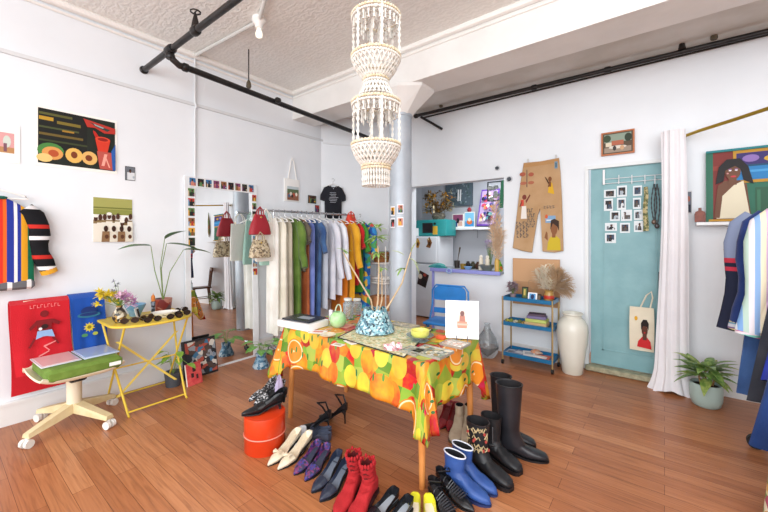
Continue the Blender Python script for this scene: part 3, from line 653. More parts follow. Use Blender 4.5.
# T-shirt hanging on the corner wall
cw_d = Vector((.53, .853, 0)).normalized(); cw_n = Vector((cw_d.y, -cw_d.x, 0))
def on_corner(px, py, off=.03):
    P0 = Vector((-3.8, 3.43, 0))+cw_n*off; a = (px-384)/F; dv = Vector((CS*a-SN, CS+SN*a, 0))
    v = P0.dot(cw_n)/dv.dot(cw_n); return at_v(px, py, v)
c0 = on_corner(333, 186); tz = on_corner(333, 212); wl = (on_corner(321, 190)-on_corner(346, 190)).length
ang = math.atan2(cw_d.y, cw_d.x)
hanger('thin white hanger holding the black T-shirt on the corner wall', (c0.x, c0.y, c0.z+.085), ang, w=.15)
ts = thing('black_shirt', 'black T-shirt with small white lettering hanging on the corner wall', 'shirt', c0, ang)
tw = wl*.5
out = [(-.07, .0), (-.035, -.02), (.035, -.02), (.07, 0), (tw*.72, -.03), (tw, -.13), (tw*1.02, -.2), (tw*.72, -.22), (tw*.68, -.19), (tw*.66, -.46), (-tw*.66, -.46), (-tw*.68, -.19), (-tw*.72, -.22), (-tw*1.02, -.2), (-tw, -.13), (-tw*.72, -.03)]
mt = frame_mat((0, 0, 0), (1, 0, 0), (0, 0, 1), (0, -1, 0))
B().loft([[(x, y, .0) for x, y in out], [(x, y, .022) for x, y in out], [(x*.96, y*.97, .03) for x, y in out]], mt=mt).build('shirt_body', cloth('1d1e24', '24252c'), ts)
b = B()
rn = random.Random(4)
for k in range(7):
    l = rn.uniform(.07, .13); b.box((rn.uniform(-.01, .01), -.0315, -.10-k*.022), (l, .001, .006))
b.box((0, -.0315, -.04), (.012, .001, .012)).build('letters', M('a9adb5', .8), ts, smooth=False)
B().tube([(.04*math.cos(a*PI/8), -.024, .0+.03*math.sin(a*PI/8)-.0) for a in range(8, 17)], .005, 6).build('collar', cloth('111216'), ts)
# ---------- clothes rack by the corner ----------
RZ = 1.68
R0 = at_X(257, 209, -3.56); R1 = at_X(354, 218, -3.36)
rdir = Vector((R1.x-R0.x, R1.y-R0.y, 0)); rlen = rdir.length; rdir.normalize(); rang = math.atan2(rdir.y, rdir.x)-PI/2
rnorm = Vector((rdir.y, -rdir.x, 0))
def rail_pt(px, off=0.):
    """point on the rail whose garment edge, off metres towards the room, is seen at px"""
    A_ = Vector((R0.x, R0.y, 0))+rnorm*off; a = (px-384)/F; dv = Vector((CS*a-SN, CS+SN*a, 0))
    v = A_.dot(rnorm)/dv.dot(rnorm); return dv*v-rnorm*off
rk = thing('clothes_rack', 'chrome rolling clothes rack full of garments in the corner', 'clothes rack', ((R0.x+R1.x)/2, (R0.y+R1.y)/2, 0), rang)
CH = M('b7b9bd', .2, .95)
hl = rlen/2
B().tube([(0, -hl, RZ), (0, hl, RZ)], .013, 12).build('rail', CH, rk)
for s in (-1, 1):
    B().tube([(0, (hl-.03 if s > 0 else -hl+.2), .12), (0, (hl-.03 if s > 0 else -hl+.2), RZ-.01)], .013, 12).build('post', CH, rk)
    B().tube([(-.15, (hl-.03 if s > 0 else -hl+.2), .11), (.15, (hl-.03 if s > 0 else -hl+.2), .11)], .014, 12).build('foot', CH, rk)
    for t in (-1, 1): B().tube([(t*.14, (hl-.03 if s > 0 else -hl+.2)-.012, .03), (t*.14, (hl-.03 if s > 0 else -hl+.2)+.012, .03)], .03, 14).tube([(t*.14, (hl-.03 if s > 0 else -hl+.2), .04), (t*.14, (hl-.03 if s > 0 else -hl+.2), .10)], .007, 6).build('caster', M('26262a', .5), rk)
G = 'white hangers on the corner clothes rack'
spec = [  # px of the outer edge, label, name, category, colour, options
    (281, 'trousers', 'long white trousers hanging first on the corner rack, beside the bags', 'trousers', cloth('f1efe9', 'e6e3da'), dict(L=1.32, w=.12, wb=.12, sleeve=0, th=.04, folds=7)),
    (287, 'trousers', 'cream trousers hanging second on the corner rack', 'trousers', cloth('e9e4d6', 'dad4c2'), dict(L=1.27, w=.17, wb=.17, sleeve=0, th=.04, folds=8)),
    (293, 'dress', 'greige long dress just left of the olive green one on the corner rack', 'dress', cloth('bdb4a3', 'aca28f'), dict(L=1.15, w=.17, wb=.18, sleeve=0, th=.03, folds=6)),
    (300, 'dress', 'olive green long dress with sleeves on the corner rack', 'dress', cloth('66803a', '4d6a26'), dict(L=1.2, w=.19, wb=.19, sleeve=.5, th=.04, folds=6, sl_r=.07)),
    (306, 'dress', 'taupe brown dress right of the olive green one on the corner rack', 'dress', cloth('6a6153', '544b3f'), dict(L=.62, w=.19, wb=.17, sleeve=.22, th=.03, folds=5)),
    (310, 'trousers', 'rust orange trousers between the taupe dress and the periwinkle one', 'trousers', cloth('b9683c', 'a3552c'), dict(L=1.25, w=.16, wb=.17, sleeve=0, th=.03)),
    (315, 'dress', 'periwinkle blue long dress on the corner rack', 'dress', cloth('7f8fd0', '6678bd'), dict(L=1.25, w=.18, wb=.18, sleeve=0, th=.03)),
    (321, 'dress', 'denim blue dress with short sleeves on the corner rack', 'dress', cloth('35507f', '4a6d9a'), dict(L=1.22, w=.2, wb=.17, sleeve=.34, th=.03, sl_r=.055)),
    (328, 'shirt', 'pale grey blue shirt left of the white ones on the corner rack', 'shirt', cloth('c9cfd9', 'b9c1cf'), dict(L=1.1, w=.18, wb=.18, sleeve=0, th=.03)),
    (335, 'shirt', 'left long white shirt dress with long sleeves on the corner rack', 'shirt', cloth('e2e2ea', 'cfd0dc'), dict(L=1.0, w=.2, wb=.19, sleeve=.66, th=.035)),
    (342, 'shirt', 'right long white shirt next to the orange dress on the corner rack', 'shirt', cloth('eeeef2', 'dcdde6'), dict(L=.95, w=.2, wb=.19, sleeve=.68, th=.035)),
    (348, 'dress', 'bright orange dress on the corner rack', 'dress', cloth('e0862a', 'd0731f'), dict(L=1.2, w=.18, wb=.18, sleeve=0, th=.04)),
    (354, 'dress', 'golden yellow dress with sleeves on the corner rack', 'dress', cloth('e9ae32', 'dc9b22'), dict(L=1.05, w=.2, wb=.2, sleeve=.55, th=.04, sl_r=.07)),
    (359, 'dress', 'scarlet red dress right of the yellow one on the corner rack', 'dress', cloth('c9282a', 'b01e20'), dict(L=.85, w=.2, wb=.19, sleeve=.3, th=.035)),
    (363, 'dress', 'bright green dress between the red one and the blue print', 'dress', cloth('4f9a3a', '3c842a'), dict(L=.95, w=.2, wb=.19, sleeve=.35, th=.03)),
    (369, 'shirt', 'blue dress with colourful tropical print at the far end of the rack', 'dress', blobs(['2268b0', '2a86c9', '1c4f9a', '4a9a5a', 'c94a3a', 'e0b03a', '2268b0', '3aa0b0'], 14), dict(L=1.25, w=.22, wb=.2, sleeve=.42, th=.05, sl_r=.085)),
]
for k, (px, nm, lb, ct, mt_, kw) in enumerate(spec):
    q = rail_pt(px, .19)
    hanger('white plastic hanger on the corner clothes rack', (q.x, q.y, RZ), rang, group=G)
    garment(nm, lb, ct, (q.x, q.y, RZ-.008), rang, mt_, seed=k*7+3, **kw)
# bags hanging on the near end of the rack
def bag(name, label, X, Y, ztop, w, h, d, col, taper=.75, strap=.14, hand=None, pat=None, band=None):
    o = thing(name, label, 'bag', (X, Y, ztop))
    mt_ = pat or M(col, .5, c2=None, bs=.3, bsc=60); rings = []
    for t in (0, .15, .5, .85, .97, 1.):
        z = -strap-h*t; ww = w/2*(taper+(1-taper)*min(1, t*1.4)); dd = d/2*(.25+.75*min(1, t*1.8))
        if t == 1.: ww *= .95; dd *= .7
        rings.append([(dd*math.copysign(abs(math.cos(a))**.7, math.cos(a)), ww*math.copysign(abs(math.sin(a))**.5, math.sin(a)), z) for a in [2*PI*k/20 for k in range(20)]])
    B().loft(rings).build('bag_body', mt_, o)
    for s in (-1, 1): B().tube([(s*.02, -w*.28*taper, -strap-.02), (s*.018, -w*.22*taper, -strap*.4), (s*.004, 0, .012), (s*.018, w*.22*taper, -strap*.4), (s*.02, w*.28*taper, -strap-.02)], .006, 6).build('strap', M(hand or col, .5), o)
    B().ball((d*.28, 0, -strap-.03), (.008, .012, .01), 8).build('clasp', M('bfa35a', .3, .9), o)
    return o
def bagat(px, off, z, *a, **k):
    q = rail_pt(px, off)+rnorm*off; return bag(a[0], a[1], q.x, q.y, z, *a[2:], **k)
bagat(260, .14, RZ+.012, 'handbag', 'dark red leather handbag hanging on the near end of the clothes rack', .25, .22, .09, '9c1f2c', .5, .07)
bagat(260, .19, RZ-.26, 'snakeskin_bag', 'beige snakeskin handbag hanging below the red bag on the rack end', .24, .19, .1, 'b3a184', .7, .07, pat=blobs(['b8a688', '8f7d62', 'd2c5ac', '6f604c', 'c9b998'], 55, .5))
bagat(266, .05, RZ, 'white_tote', 'white fabric tote bag hanging behind the snakeskin handbag', .27, .44, .05, 'eeece4', .85, .13)
bagat(268, -.05, RZ, 'mint_bag', 'mint green bag hanging behind the white tote on the rack end', .22, .52, .06, 'a9d0c2', .5, .10)
bagat(351, .06, RZ+.03, 'fabric_bundle', 'bright red and purple fabric bundle hanging on the far end of the rack', .16, .16, .12, 'd8402a', .8, .03)

# ---------- small shelf with basket behind the rack ----------
sx, sy = -3.12, 3.93
sf = thing('shelf_unit', 'white shelf unit standing between the rack and the column', 'shelf', (sx, sy, 0), .0)
SW = M('dddad5', .5)
for z in (.35, .75, 1.02): B().box((0, 0, z), (.36, .26, .02), bv=.003).build('shelf', SW, sf)
for a in (-1, 1):
    for c in (-1, 1): B().tube([(a*.17, c*.12, 0), (a*.17, c*.12, 1.25)], .009, 8).build('post', SW, sf)
bm = stripes(['8a5a34', 'a06c40', '6f4526', '9a6438'], .03, 'Z')
simple('wicker_basket', 'brown wicker basket on the middle shelf behind the colourful dress', 'basket', (sx, sy, 1.031), [(.001, 0), (.10, 0), (.12, .1), (.125, .14), (.117, .14), (.11, .1), (.001, .02)], bm)
b = B(); rn = random.Random(12)
pl = thing('trailing_plant', 'dusty trailing plant on top of the wicker basket', 'plant', (sx, sy, 1.055))
for k in range(26):
    a = rn.uniform(0, 6.28); leaf(b, (.05*math.cos(a), .05*math.sin(a), .03+rn.uniform(0, .08)), (math.cos(a), math.sin(a), rn.uniform(-.1, .6)), .11, .045, .5, seg=4)
b.build('leaf', M('6f7f5a', .6, c2='94907a', ns=20), pl)
B().lathe([(.001, 0), (.05, 0), (.06, .05), (.001, .05)], 14).build('pot', M('8a8478'), pl)
for k, (c, z, s) in enumerate((('d8d4ce', .765, 0), ('e4e1dc', .80, .02))): B().box((s, 0, .015), (.30, .2, .03), bv=.01).build('folded_towel', cloth(c), loc=(sx, sy, z-.004), label='folded %s towel on the shelf below the basket' % ('grey' if k == 0 else 'white'), cat='towel')
b = B().box((0, 0, .1), (.28, .2, .2), bv=.008); b.build('storage_box', M('c98a5a', .7), loc=(sx, sy, .361), label='tan cardboard box on the lowest shelf behind the rack', cat='box')
# photos taped on the column
for k, (px, py) in enumerate(((391.5, 211), (400.5, 209), (391.5, 223), (400.5, 222))):
    a = (px-384)/F; v = 3.83-.115; q = at_v(px, py, v); ang = math.atan2(q.y-cy, q.x-cx); ang0 = ang
    nrm = Vector((math.cos(ang), math.sin(ang), 0)); u = Vector((-nrm.y, nrm.x, 0)); c = Vector((cx, cy, q.z))+nrm*.1225
    w, h = .062, .10; wh = w/2
    flat('photo_print', c-u*wh-Vector((0, 0, h/2)), u*w, Vector((0, 0, h)), snap(60+k, .12), 'e9e9ee', th=.002, label='photo print taped on the column, %s of four' % ['upper left', 'upper right', 'lower left', 'lower right'][k], cat='photo', group='photos taped on the column')

# ---------- kitchen beyond the opening ----------
fr = thing('refrigerator', 'white refrigerator with magnets beyond the kitchen opening', 'refrigerator', (-3.30, 5.57, 0))
FW = M('dfe3e8', .35)
B().box((0, .03, .70), (.60, .54, 1.38), bv=.01).build('cabinet', FW, fr)
B().box((0, -.285, 1.16), (.60, .06, .44), bv=.012).build('freezer_door', FW, fr)
B().box((0, -.285, .47), (.60, .06, .9), bv=.012).build('door', FW, fr)
for z in (1.03, .78): B().tube([(-.24, -.315, z-.08), (-.24, -.34, z-.08), (-.24, -.34, z+.08), (-.24, -.315, z+.08)], .008, 8).build('handle', M('c9cdd2', .3), fr)
fY = 5.57-.317
for k, (x0, y0, x1, y1, c, lb) in enumerate(((415, 238, 420, 248, 'c98f2a', 'yellow giraffe-like magnet on the freezer door'), (426, 237, 432, 248, '8a5a2c', 'brown and black magnet at the right of the freezer door'), (416, 270, 429, 287, '3a2a2a', 'dark photo magnet tilted on the refrigerator door'))):
    O, U, V = on_back(x0, y0, x1, y1, fY)
    flat('fridge_magnet', O, U, V, [('2a2420', ell(.6, .3, .2, .22)), ('e4d6c0', ell(.35, .65, .15, .15)), ('b34a3a', ell(.7, .75, .12, .1))] if k == 2 else [('4a2f1a', ell(.6, .4, .2, .2)), ('e8d9a0', ell(.4, .8, .12, .1))], c, th=.004, label=lb, cat='magnet', outline=[(.1, .2), (.75, 0), (1, .75), (.3, 1)] if k == 2 else [(0, .1), (.7, 0), (1, .5), (.6, 1), (.2, .8), (.3, .4)])
# teal box and small white box on the fridge
O = at_Y(417, 233, 5.45); O2 = at_Y(447, 233, 5.45); Zt = at_Y(430, 220, 5.45).z
fz = 1.395
to = thing('microwave_oven', 'teal toaster oven on top of the refrigerator', 'oven', ((O.x+O2.x)/2+.03, 5.55, fz))
wT = O2.x-O.x; hT = Zt-fz
B().box((0, 0, hT/2), (wT, .36, hT), bv=.015).build('body', M('2a9a9a', .4), to)
B().box((-.06, -.184, hT/2), (wT*.34, .01, hT*.62), bv=.004).build('window', M('241f22', .15), to)
B().box((.09, -.184, hT*.35), (.09, .01, hT*.5), bv=.003).build('yellow_panel', M('e0b23a', .5), to)
B().tube([(.09, -.19, hT*.75), (.09, -.21, hT*.75)], .02, 12).build('knob', M('1a1a1a', .4), to)
B().box((0, 0, .07), (.16, .2, .14), bv=.004).build('white_box', M('eceef0', .5), loc=(-3.50, 5.36, fz), label='small white box at the left front on top of the refrigerator', cat='box')
# dried flower arrangement
df = thing('dried_flowers', 'large golden brown dried flower arrangement above the teal oven', 'dried flowers', (-3.12, 5.55, fz+hT+.002))
B().lathe([(.001, 0), (.09, 0), (.12, .06), (.10, .12), (.085, .12), (.001, .1)], 16).build('basket', M('8a8272', .8, c2='5f5a50', ns=40), df)
rn = random.Random(31); bs_ = {}
st = B()
for k in range(90):
    a = rn.uniform(0, 6.28); r = .28*math.sqrt(rn.random()); c = Vector((r*math.cos(a), r*.6*math.sin(a), .28+rn.uniform(-.14, .2)))
    st.tube([(0, 0, .1), c*.6+Vector((0, 0, .08)), c], .002, 4)
    col = rn.choice(['8a6428', 'b9852f', '6d4f24', 'c99a3a', '8f8f7a', '54401f', 'd9c9a0'])
    b = bs_.setdefault(col, B())
    for j in range(4):
        d_ = Vector((rn.uniform(-1, 1), rn.uniform(-1, .4), rn.uniform(-.5, 1))).normalized(); leaf(b, c, d_, .075, .035, .3, seg=3)
st.build('stem', M('7a6138', .8), df)
for col, b in bs_.items(): b.build('flower_heads', M(col, .8), df)
# shelf on the kitchen back wall
q0, q1 = at_Y(444, 229, 5.80), at_Y(492, 229, 5.80)
ks = thing('wall_shelf', 'white wall shelf with bracket on the kitchen back wall', 'shelf', ((q0.x+q1.x)/2, 5.87, q0.z))
sw = q1.x-q0.x+.15; sz = q0.z+.02
B().box((0, 0, 0), (sw, .24, .04), bv=.004).build('board', M('eceff1', .5), ks)
for x in (-.3, .12): B().tube([(x, .1, -.16), (x, .1, -.02), (x, -.08, -.02)], .007, 6).build('bracket', M('8a8d92', .4), ks)
def on_shelf_card(px0, px1, py_top, cols, label, name, cat, Y=5.82, th=.02, lean=0, seed=0, zbase=None):
    a, c = at_Y(px0, 225, Y), at_Y(px1, 225, Y); tz_ = at_Y((px0+px1)/2, py_top, Y).z; zb_ = q0.z+.022 if zbase is None else zbase
    return flat(name, Vector((a.x, Y, zb_)), Vector((c.x-a.x, 0, 0)), Vector((lean, 0, tz_-zb_)), cols, th=th, label=label, cat=cat)
on_shelf_card(449, 453, 221, [('e4e4e4', rect(.2, .2, .8, .8))], 'small black box at the left end of the kitchen wall shelf', 'black_box', 'box', 5.83)
on_shelf_card(453, 464, 214, [('8a4a6a', rect(.05, .5, .95, .95)), ('3a5a8c', rect(.05, .05, .45, .45)), ('d9b0a0', rect(.5, .1, .9, .45)), ('2a2a30', ell(.5, .5, .12, .2))], 'card with purple and blue pictures on the kitchen wall shelf', 'picture_card', 'card')
on_shelf_card(465, 475, 212, [('7fbfe0', rect(.05, .05, .95, .95)), ('3a8ac0', rect(.05, .05, .95, .4)), ('d9703a', ell(.5, .35, .28, .16)), ('f0e0c0', ell(.5, .5, .15, .12))], 'light blue picture card on the kitchen wall shelf', 'picture_card', 'card', 5.85)
# dark board artwork on kitchen wall
O, U, V = on_back(446, 183, 473, 207, 5.985)
rn = random.Random(3)
sh = [('56656f', rect(.02, .02, .98, .98))]
for k in range(60): x, y = rn.uniform(.04, .9), rn.uniform(.05, .9); sh.append((rn.choice(['3f4d57', '6d7f88', '7f929a', '4a5f60']), rect(x, y, x+rn.uniform(.02, .08), y+rn.uniform(.02, .12))))
for k, x in enumerate((.48, .56)): sh.append(('e3e6e8', [(x, .2), (x+.05, .2), (x+.07, .66), (x+.02, .66)]))
flat('slate_artwork', O, U, V+Vector((0, 0, 0)), sh, '4c5a64', th=.02, label='dark slate blue collage board with two white strips on the kitchen wall', cat='picture')
rh = at_Y(466, 210, 5.9)
rf = thing('red_heart_ornament', 'small red heart ornament hanging below the slate collage board', 'ornament', (rh.x+.04, 5.95, rh.z))
B().ball((0, 0, .0), (.04, .025, .05), 10).build('heart', M('a3262f', .5), rf); B().tube([(0, 0, .04), (0, .02, .2)], .002, 5).build('cord', M('333333'), rf)
# purple framed picture leaning
O = at_Y(477, 226, 5.78); R2 = at_Y(495, 226, 5.78); tz2 = at_Y(486, 189, 5.78).z
rn = random.Random(9); sh = [('b9a0c9', rect(.06, .04, .94, .96))]
for k in range(46): sh.append((rn.choice(['c94a6a', '3a3f8a', 'e0c9b0', '5aa0a0', '9a5ab0', 'd98a4a', 'e6e0ea', '2a2a40']), ell(rn.uniform(.2, .8), rn.uniform(.12, .9), rn.uniform(.05, .13), rn.uniform(.03, .06), 9)))
flat('purple_framed_picture', O, Vector((R2.x-O.x, 0, 0)), Vector((.05, .10, tz2-O.z)), sh, '6a3fae', th=.02, label='colourful picture in a violet frame leaning beside the kitchen shelf', cat='picture', step=.001)
# hanging dark ornament with green leaves at top right of the opening
hp = at_Y(495, 190, 4.48)
ho = thing('hanging_lantern', 'grey framed lantern with green ribbon at the top right of the kitchen opening', 'ornament', (hp.x-.02, 4.52, hp.z-.13))
b = B()
for x in (-.09, .09): b.box((x, 0, .12), (.014, .02, .24))
for z in (.0, .24): b.box((0, 0, z), (.19, .02, .014))
b.build('frame', M('3a3f42', .5), ho, smooth=False)
rn = random.Random(6); b = B()
for k in range(9): b.ball((rn.uniform(-.07, .05), -.01, rn.uniform(.02, .2)), rn.uniform(.02, .04), 7)
b.build('shells', M('aab0ae', .5, c2='6f7674', ns=30), ho)
B().loft([[(.07, -.02, -.1), (.075, .0, -.1), (.11, 0, -.1)], [(.08, -.02, .12), (.085, 0, .12), (.13, 0, .12)], [(.1, -.02, .25), (.105, 0, .25), (.13, 0, .25)]]).build('ribbon', M('1f6f4a', .5), ho)

# counter (the half wall's top)
cz = .945
co2 = thing('kitchen_counter', 'grey counter with lavender front edge on the half wall of the opening', 'counter', (-1.98, 4.45, cz))
B().box((-.03, .0, 0), (.96, .50, .03), bv=.004).build('worktop', M('8f949c', .4), co2)
B().box((-.03, -.256, 0), (.96, .014, .045), bv=.003).build('edge_strip', M('8f93d6', .5), co2)
B().box((-.50, -.19, -.47), (.03, .02, .88), bv=.003).build('edge_post', M('8f93d6', .5), co2, smooth=False)
ct = cz+.016
def onc(px, Y=4.35): a = at_Y(px, 260, Y); return Vector((a.x, Y, ct))
def crumple(name, label, cat, loc, r, mat_, seed=0, sq=(1, 1, .4)):
    rn = random.Random(seed); b = B(); n = 14; m = 7; rings = []
    for i in range(m+1):
        ph = PI/2*i/m; rings.append([(r*sq[0]*math.cos(ph)*(1+.18*math.sin(3*2*PI*j/n+i+seed))*math.cos(2*PI*j/n)+.001, r*sq[1]*math.cos(ph)*(1+.15*math.sin(4*2*PI*j/n+i*2))*math.sin(2*PI*j/n), r*sq[2]*math.sin(ph)*(1+.15*math.sin(j*2.+i))) for j in range(n)])
    return b.loft(rings).build(name, mat_, loc=loc, label=label, cat=cat)
crumple('teal_scarf', 'crumpled teal cloth at the left end of the kitchen counter', 'cloth', onc(438), .13, cloth('3fa39a', '2a7f86'), 2, (1, .7, .42))
o = thing('tape_roll', 'light blue ring ornament hanging from the front edge of the counter', 'ornament', at_Y(449, 271, 4.17)); B().tube([(.035*math.cos(a*PI/8), 0, .03*math.sin(a*PI/8)) for a in range(16)], .008, 8, closed=True).build('ring', M('9fbce0', .4), o)
o = thing('mug_with_brush', 'dark mug holding a tall brush on the kitchen counter', 'mug', onc(457, 4.45))
B().lathe([(.001, 0), (.035, 0), (.04, .10), (.034, .10), (.03, .02), (.001, .02)], 16).build('mug', M('2f2724', .4), o); B().tube([(0, 0, .03), (.02, 0, .15), (.045, 0, .28)], [.004, .005, .012], 8).build('brush', M('4a3a24', .5), o)
simple('gold_cup', 'small gold cup on the kitchen counter beside the dark mug', 'cup', onc(463, 4.33), [(.001, 0), (.03, 0), (.04, .07), (.035, .07), (.025, .01), (.001, .01)], M('a3843a', .35, .6))
for k, px in enumerate((468, 473, 478)): simple('dark_jar', '%s of three small dark jars on the kitchen counter' % ['leftmost', 'middle one', 'rightmost'][k], 'jar', onc(px, 4.48), [(.001, 0), (.03, 0), (.036, .02), (.036, .06), (.02, .08), (.02, .095), (.001, .095)], M(['2a2422', '3a3a2a', '4a3024'][k], .3))
simple('blue_bowl', 'small blue and white bowl on the kitchen counter', 'bowl', onc(468, 4.30), [(.001, 0), (.03, 0), (.055, .04), (.05, .04), (.03, .01), (.001, .01)], M('7fa6d6', .3))
simple('silver_bowl', 'grey metal bowl at the right end of the kitchen counter', 'bowl', onc(487, 4.30), [(.001, 0), (.05, 0), (.085, .05), (.095, .075), (.088, .075), (.05, .012), (.001, .01)], M('8f9a96', .3, .6))
def figurine(px, lab):
    o = thing('white_figurine', lab, 'figurine', onc(px, 4.36))
    B().lathe([(.001, 0), (.03, 0), (.034, .04), (.024, .1), (.028, .13), (.015, .155), (.001, .16)], 16).build('figure_body', M('e6ddca', .4), o)
    B().ball((0, 0, .165), .024, 10).build('head', M('efe8da', .4), o)
    B().lathe([(.031, .05), (.036, .055), (.031, .06)], 16).build('band', M('4a3a2a'), o)
figurine(481, 'left of two small cream figurines on the kitchen counter'); figurine(487.5, 'right of two small cream figurines on the kitchen counter')
crumple('green_plant_bag', 'green and yellow fruit bag at the right end of the counter under the pampas grass', 'bag', onc(499, 4.34), .06, blobs(['8ac02a', '5a9a1f', 'e0d03a', 'c9602a', '3a7a2a'], 30), 5, (.7, .8, 2.1))
# pampas and lilac flowers in a tall vase at the end of the counter
def plume(b, base, tip, r, seed=0, n=70, fl=.05):
    rn = random.Random(seed); base, tip = Vector(base), Vector(tip); ax = tip-base
    for k in range(n):
        t = rn.random(); p = base+ax*t; rad = r*math.sin(PI*min(1, .12+t*.85))
        a = rn.uniform(0, 6.28); s = ax.orthogonal().normalized(); q = ax.normalized().cross(s)
        d_ = (s*math.cos(a)+q*math.sin(a))*.55+ax.normalized(); leaf(b, p, d_, fl+rad, .009, .8, seg=3)
pa = thing('pampas_grass', 'tall peach pampas grass standing at the right jamb of the kitchen opening', 'dried grass', onc(497, 4.28))
st = B(); pb = B(); bx = pa.location
for k, (dx, dz) in enumerate(((-.03, .80), (.0, .88), (.035, .66), (.06, .5), (-.05, .55), (.02, .42))):
    st.tube([(0, 0, .0), (dx*.5, 0, dz*.5), (dx, -.02, dz*.8)], .003, 5); plume(pb, (dx*.5, 0, dz*.32), (dx*1.2, -.03, dz), .045, k, 110, .06)
st.build('stem', M('c9b08a'), pa); pb.build('plume', M('e3c3a0', .9, c2='edd6ba', ns=20), pa)
B().lathe([(.001, 0), (.028, 0), (.03, .12), (.02, .16), (.001, .14)], 14).build('vase', M('c9a24a', .3), pa)
la = thing('lilac_flowers', 'pale lilac dried flowers left of the pampas grass', 'dried flowers', onc(490, 4.42))
flowers(la, 0, 0, .32, 26, ['c9b3d6', 'b8a3c6', 'd9cbe0'], .06, size=.03, stem_from=(0, 0, 0))
# ---------- central table ----------
TZ = .70; tr = math.radians(-2.)
A = at_z(424, 364, TZ)
tux = Vector((math.cos(tr), math.sin(tr), 0)); tvy = Vector((-math.sin(tr), math.cos(tr), 0))
TW, TD = 1.28, .66
A.z = 0
tc = A-tux*(TW/2)+tvy*(TD/2)
OW = M('d08a4c', .4, c2='c67d3f', ns=6)
tb_ = thing('display_table', 'long display table with tapered orange wooden legs in the middle of the room', 'table', tc, tr)
B().box((0, 0, TZ-.03), (TW-.02, TD-.02, .04), bv=.006).build('tabletop', OW, tb_)
for sx_ in (-1, 1):
    for sy_ in (-1, 1):
        x, y = sx_*(TW/2-.05), sy_*(TD/2-.05)
        B().tube([(x+.015*sx_, y+.015*sy_, 0), (x, y, TZ-.05)], [.017, .026], 16).build('leg', OW, tb_)
def TP(u, v, z=0): return tc+tux*u+tvy*v+Vector((0, 0, TZ+z))
# tablecloth
def fruit_mat():
    m, N, L, b = _new('fruit_oilcloth'); b.inputs['Roughness'].default_value = .22; b.inputs['Specular IOR Level'].default_value = .5
    tcn = N.new('ShaderNodeTexCoord'); uv = tcn.outputs['UV']
    def layer(scale, cols, thr, seed, stretch=(1, 1, 1)):
        mp = N.new('ShaderNodeMapping'); mp.inputs['Location'].default_value = (seed, seed*1.7, 0); mp.inputs['Scale'].default_value = stretch; L.new(uv, mp.inputs[0])
        v = N.new('ShaderNodeTexVoronoi'); v.voronoi_dimensions = '2D'; v.inputs['Scale'].default_value = scale; v.inputs['Randomness'].default_value = .8; L.new(mp.outputs[0], v.inputs['Vector'])
        sp = N.new('ShaderNodeSeparateColor'); L.new(v.outputs['Color'], sp.inputs[0])
        base = ramp(N, L, sp.outputs[0], [(i/len(cols), c) for i, c in enumerate(cols)], True)
        # slow ripening tint inside one fruit
        nz = N.new('ShaderNodeTexNoise'); nz.inputs['Scale'].default_value = 14; L.new(mp.outputs[0], nz.inputs['Vector'])
        hv = N.new('ShaderNodeHueSaturation'); L.new(base, hv.inputs['Color'])
        mr_ = N.new('ShaderNodeMapRange'); L.new(nz.outputs[0], mr_.inputs[0]); mr_.inputs[1].default_value = .3; mr_.inputs[2].default_value = .7; mr_.inputs[3].default_value = .475; mr_.inputs[4].default_value = .53
        L.new(mr_.outputs[0], hv.inputs['Hue'])
        mask = N.new('ShaderNodeMath'); mask.operation = 'LESS_THAN'; L.new(v.outputs['Distance'], mask.inputs[0]); mask.inputs[1].default_value = thr
        return hv.outputs[0], v.outputs['Distance'], sp, mask.outputs[0]
    def mix(f, a, c):
        x = N.new('ShaderNodeMixRGB'); L.new(f, x.inputs[0]); L.new(a, x.inputs[1]); L.new(c, x.inputs[2]); return x.outputs[0]
    c0, d0, s0, m0 = layer(13, ['8ea236', '5f862c', 'cc9428', '86a83a', 'a3b44e', 'c43422', 'd37c26', 'a3261c'], .5, 3.1)
    c1, d1, s1, m1 = layer(8, ['d6a42e', 'd27026', 'b93222', 'a9b242', 'd9bf40', 'cfa838', 'd98428', 'c64a22', 'd3b840', 'dd8c2c'], .42, 7.7, (1, .72, 1))
    c2, d2, s2, m2 = layer(4.3, ['d98426', 'd6bb3c', 'dc8c2e', 'b83026'], .38, 1.3)
    # orange slices: pale rind ring and pith
    ring = ramp(N, L, d2, [(0, 'f7d9a0'), (.03, 'de862a'), (.29, 'e39638'), (.31, 'ead6ac'), (.345, 'd97e22')], True)
    sl = N.new('ShaderNodeMath'); sl.operation = 'GREATER_THAN'; L.new(s2.outputs[1], sl.inputs[0]); sl.inputs[1].default_value = .45
    big = mix(sl.outputs[0], c2, ring)
    on2 = N.new('ShaderNodeMath'); on2.operation = 'GREATER_THAN'; L.new(s2.outputs[2], on2.inputs[0]); on2.inputs[1].default_value = .5
    on2.inputs[1].default_value = .28
    mm2 = N.new('ShaderNodeMath'); mm2.operation = 'MULTIPLY'; L.new(on2.outputs[0], mm2.inputs[0]); L.new(m2, mm2.inputs[1])
    # dark green leaves
    c3, d3, s3, m3 = layer(9, ['3f7a34', '2f6a3a', '5a8f3a'], .16, 5.5, (2.1, .8, 1))
    out = mix(m1, c0, c1); out = mix(mm2.outputs[0], out, big)
    on3 = N.new('ShaderNodeMath'); on3.operation = 'GREATER_THAN'; L.new(s3.outputs[1], on3.inputs[0]); on3.inputs[1].default_value = .6
    mm3 = N.new('ShaderNodeMath'); mm3.operation = 'MULTIPLY'; L.new(on3.outputs[0], mm3.inputs[0]); L.new(m3, mm3.inputs[1])
    out = mix(mm3.outputs[0], out, c3); L.new(out, b.inputs['Base Color']); return m
b = B(); uvs = []
hx, hy = TW/2+.006, TD/2+.006
per = []
def seg(p, q, n):
    for k in range(n): per.append((p[0]+(q[0]-p[0])*k/n, p[1]+(q[1]-p[1])*k/n))
NC = 6
rc = .03
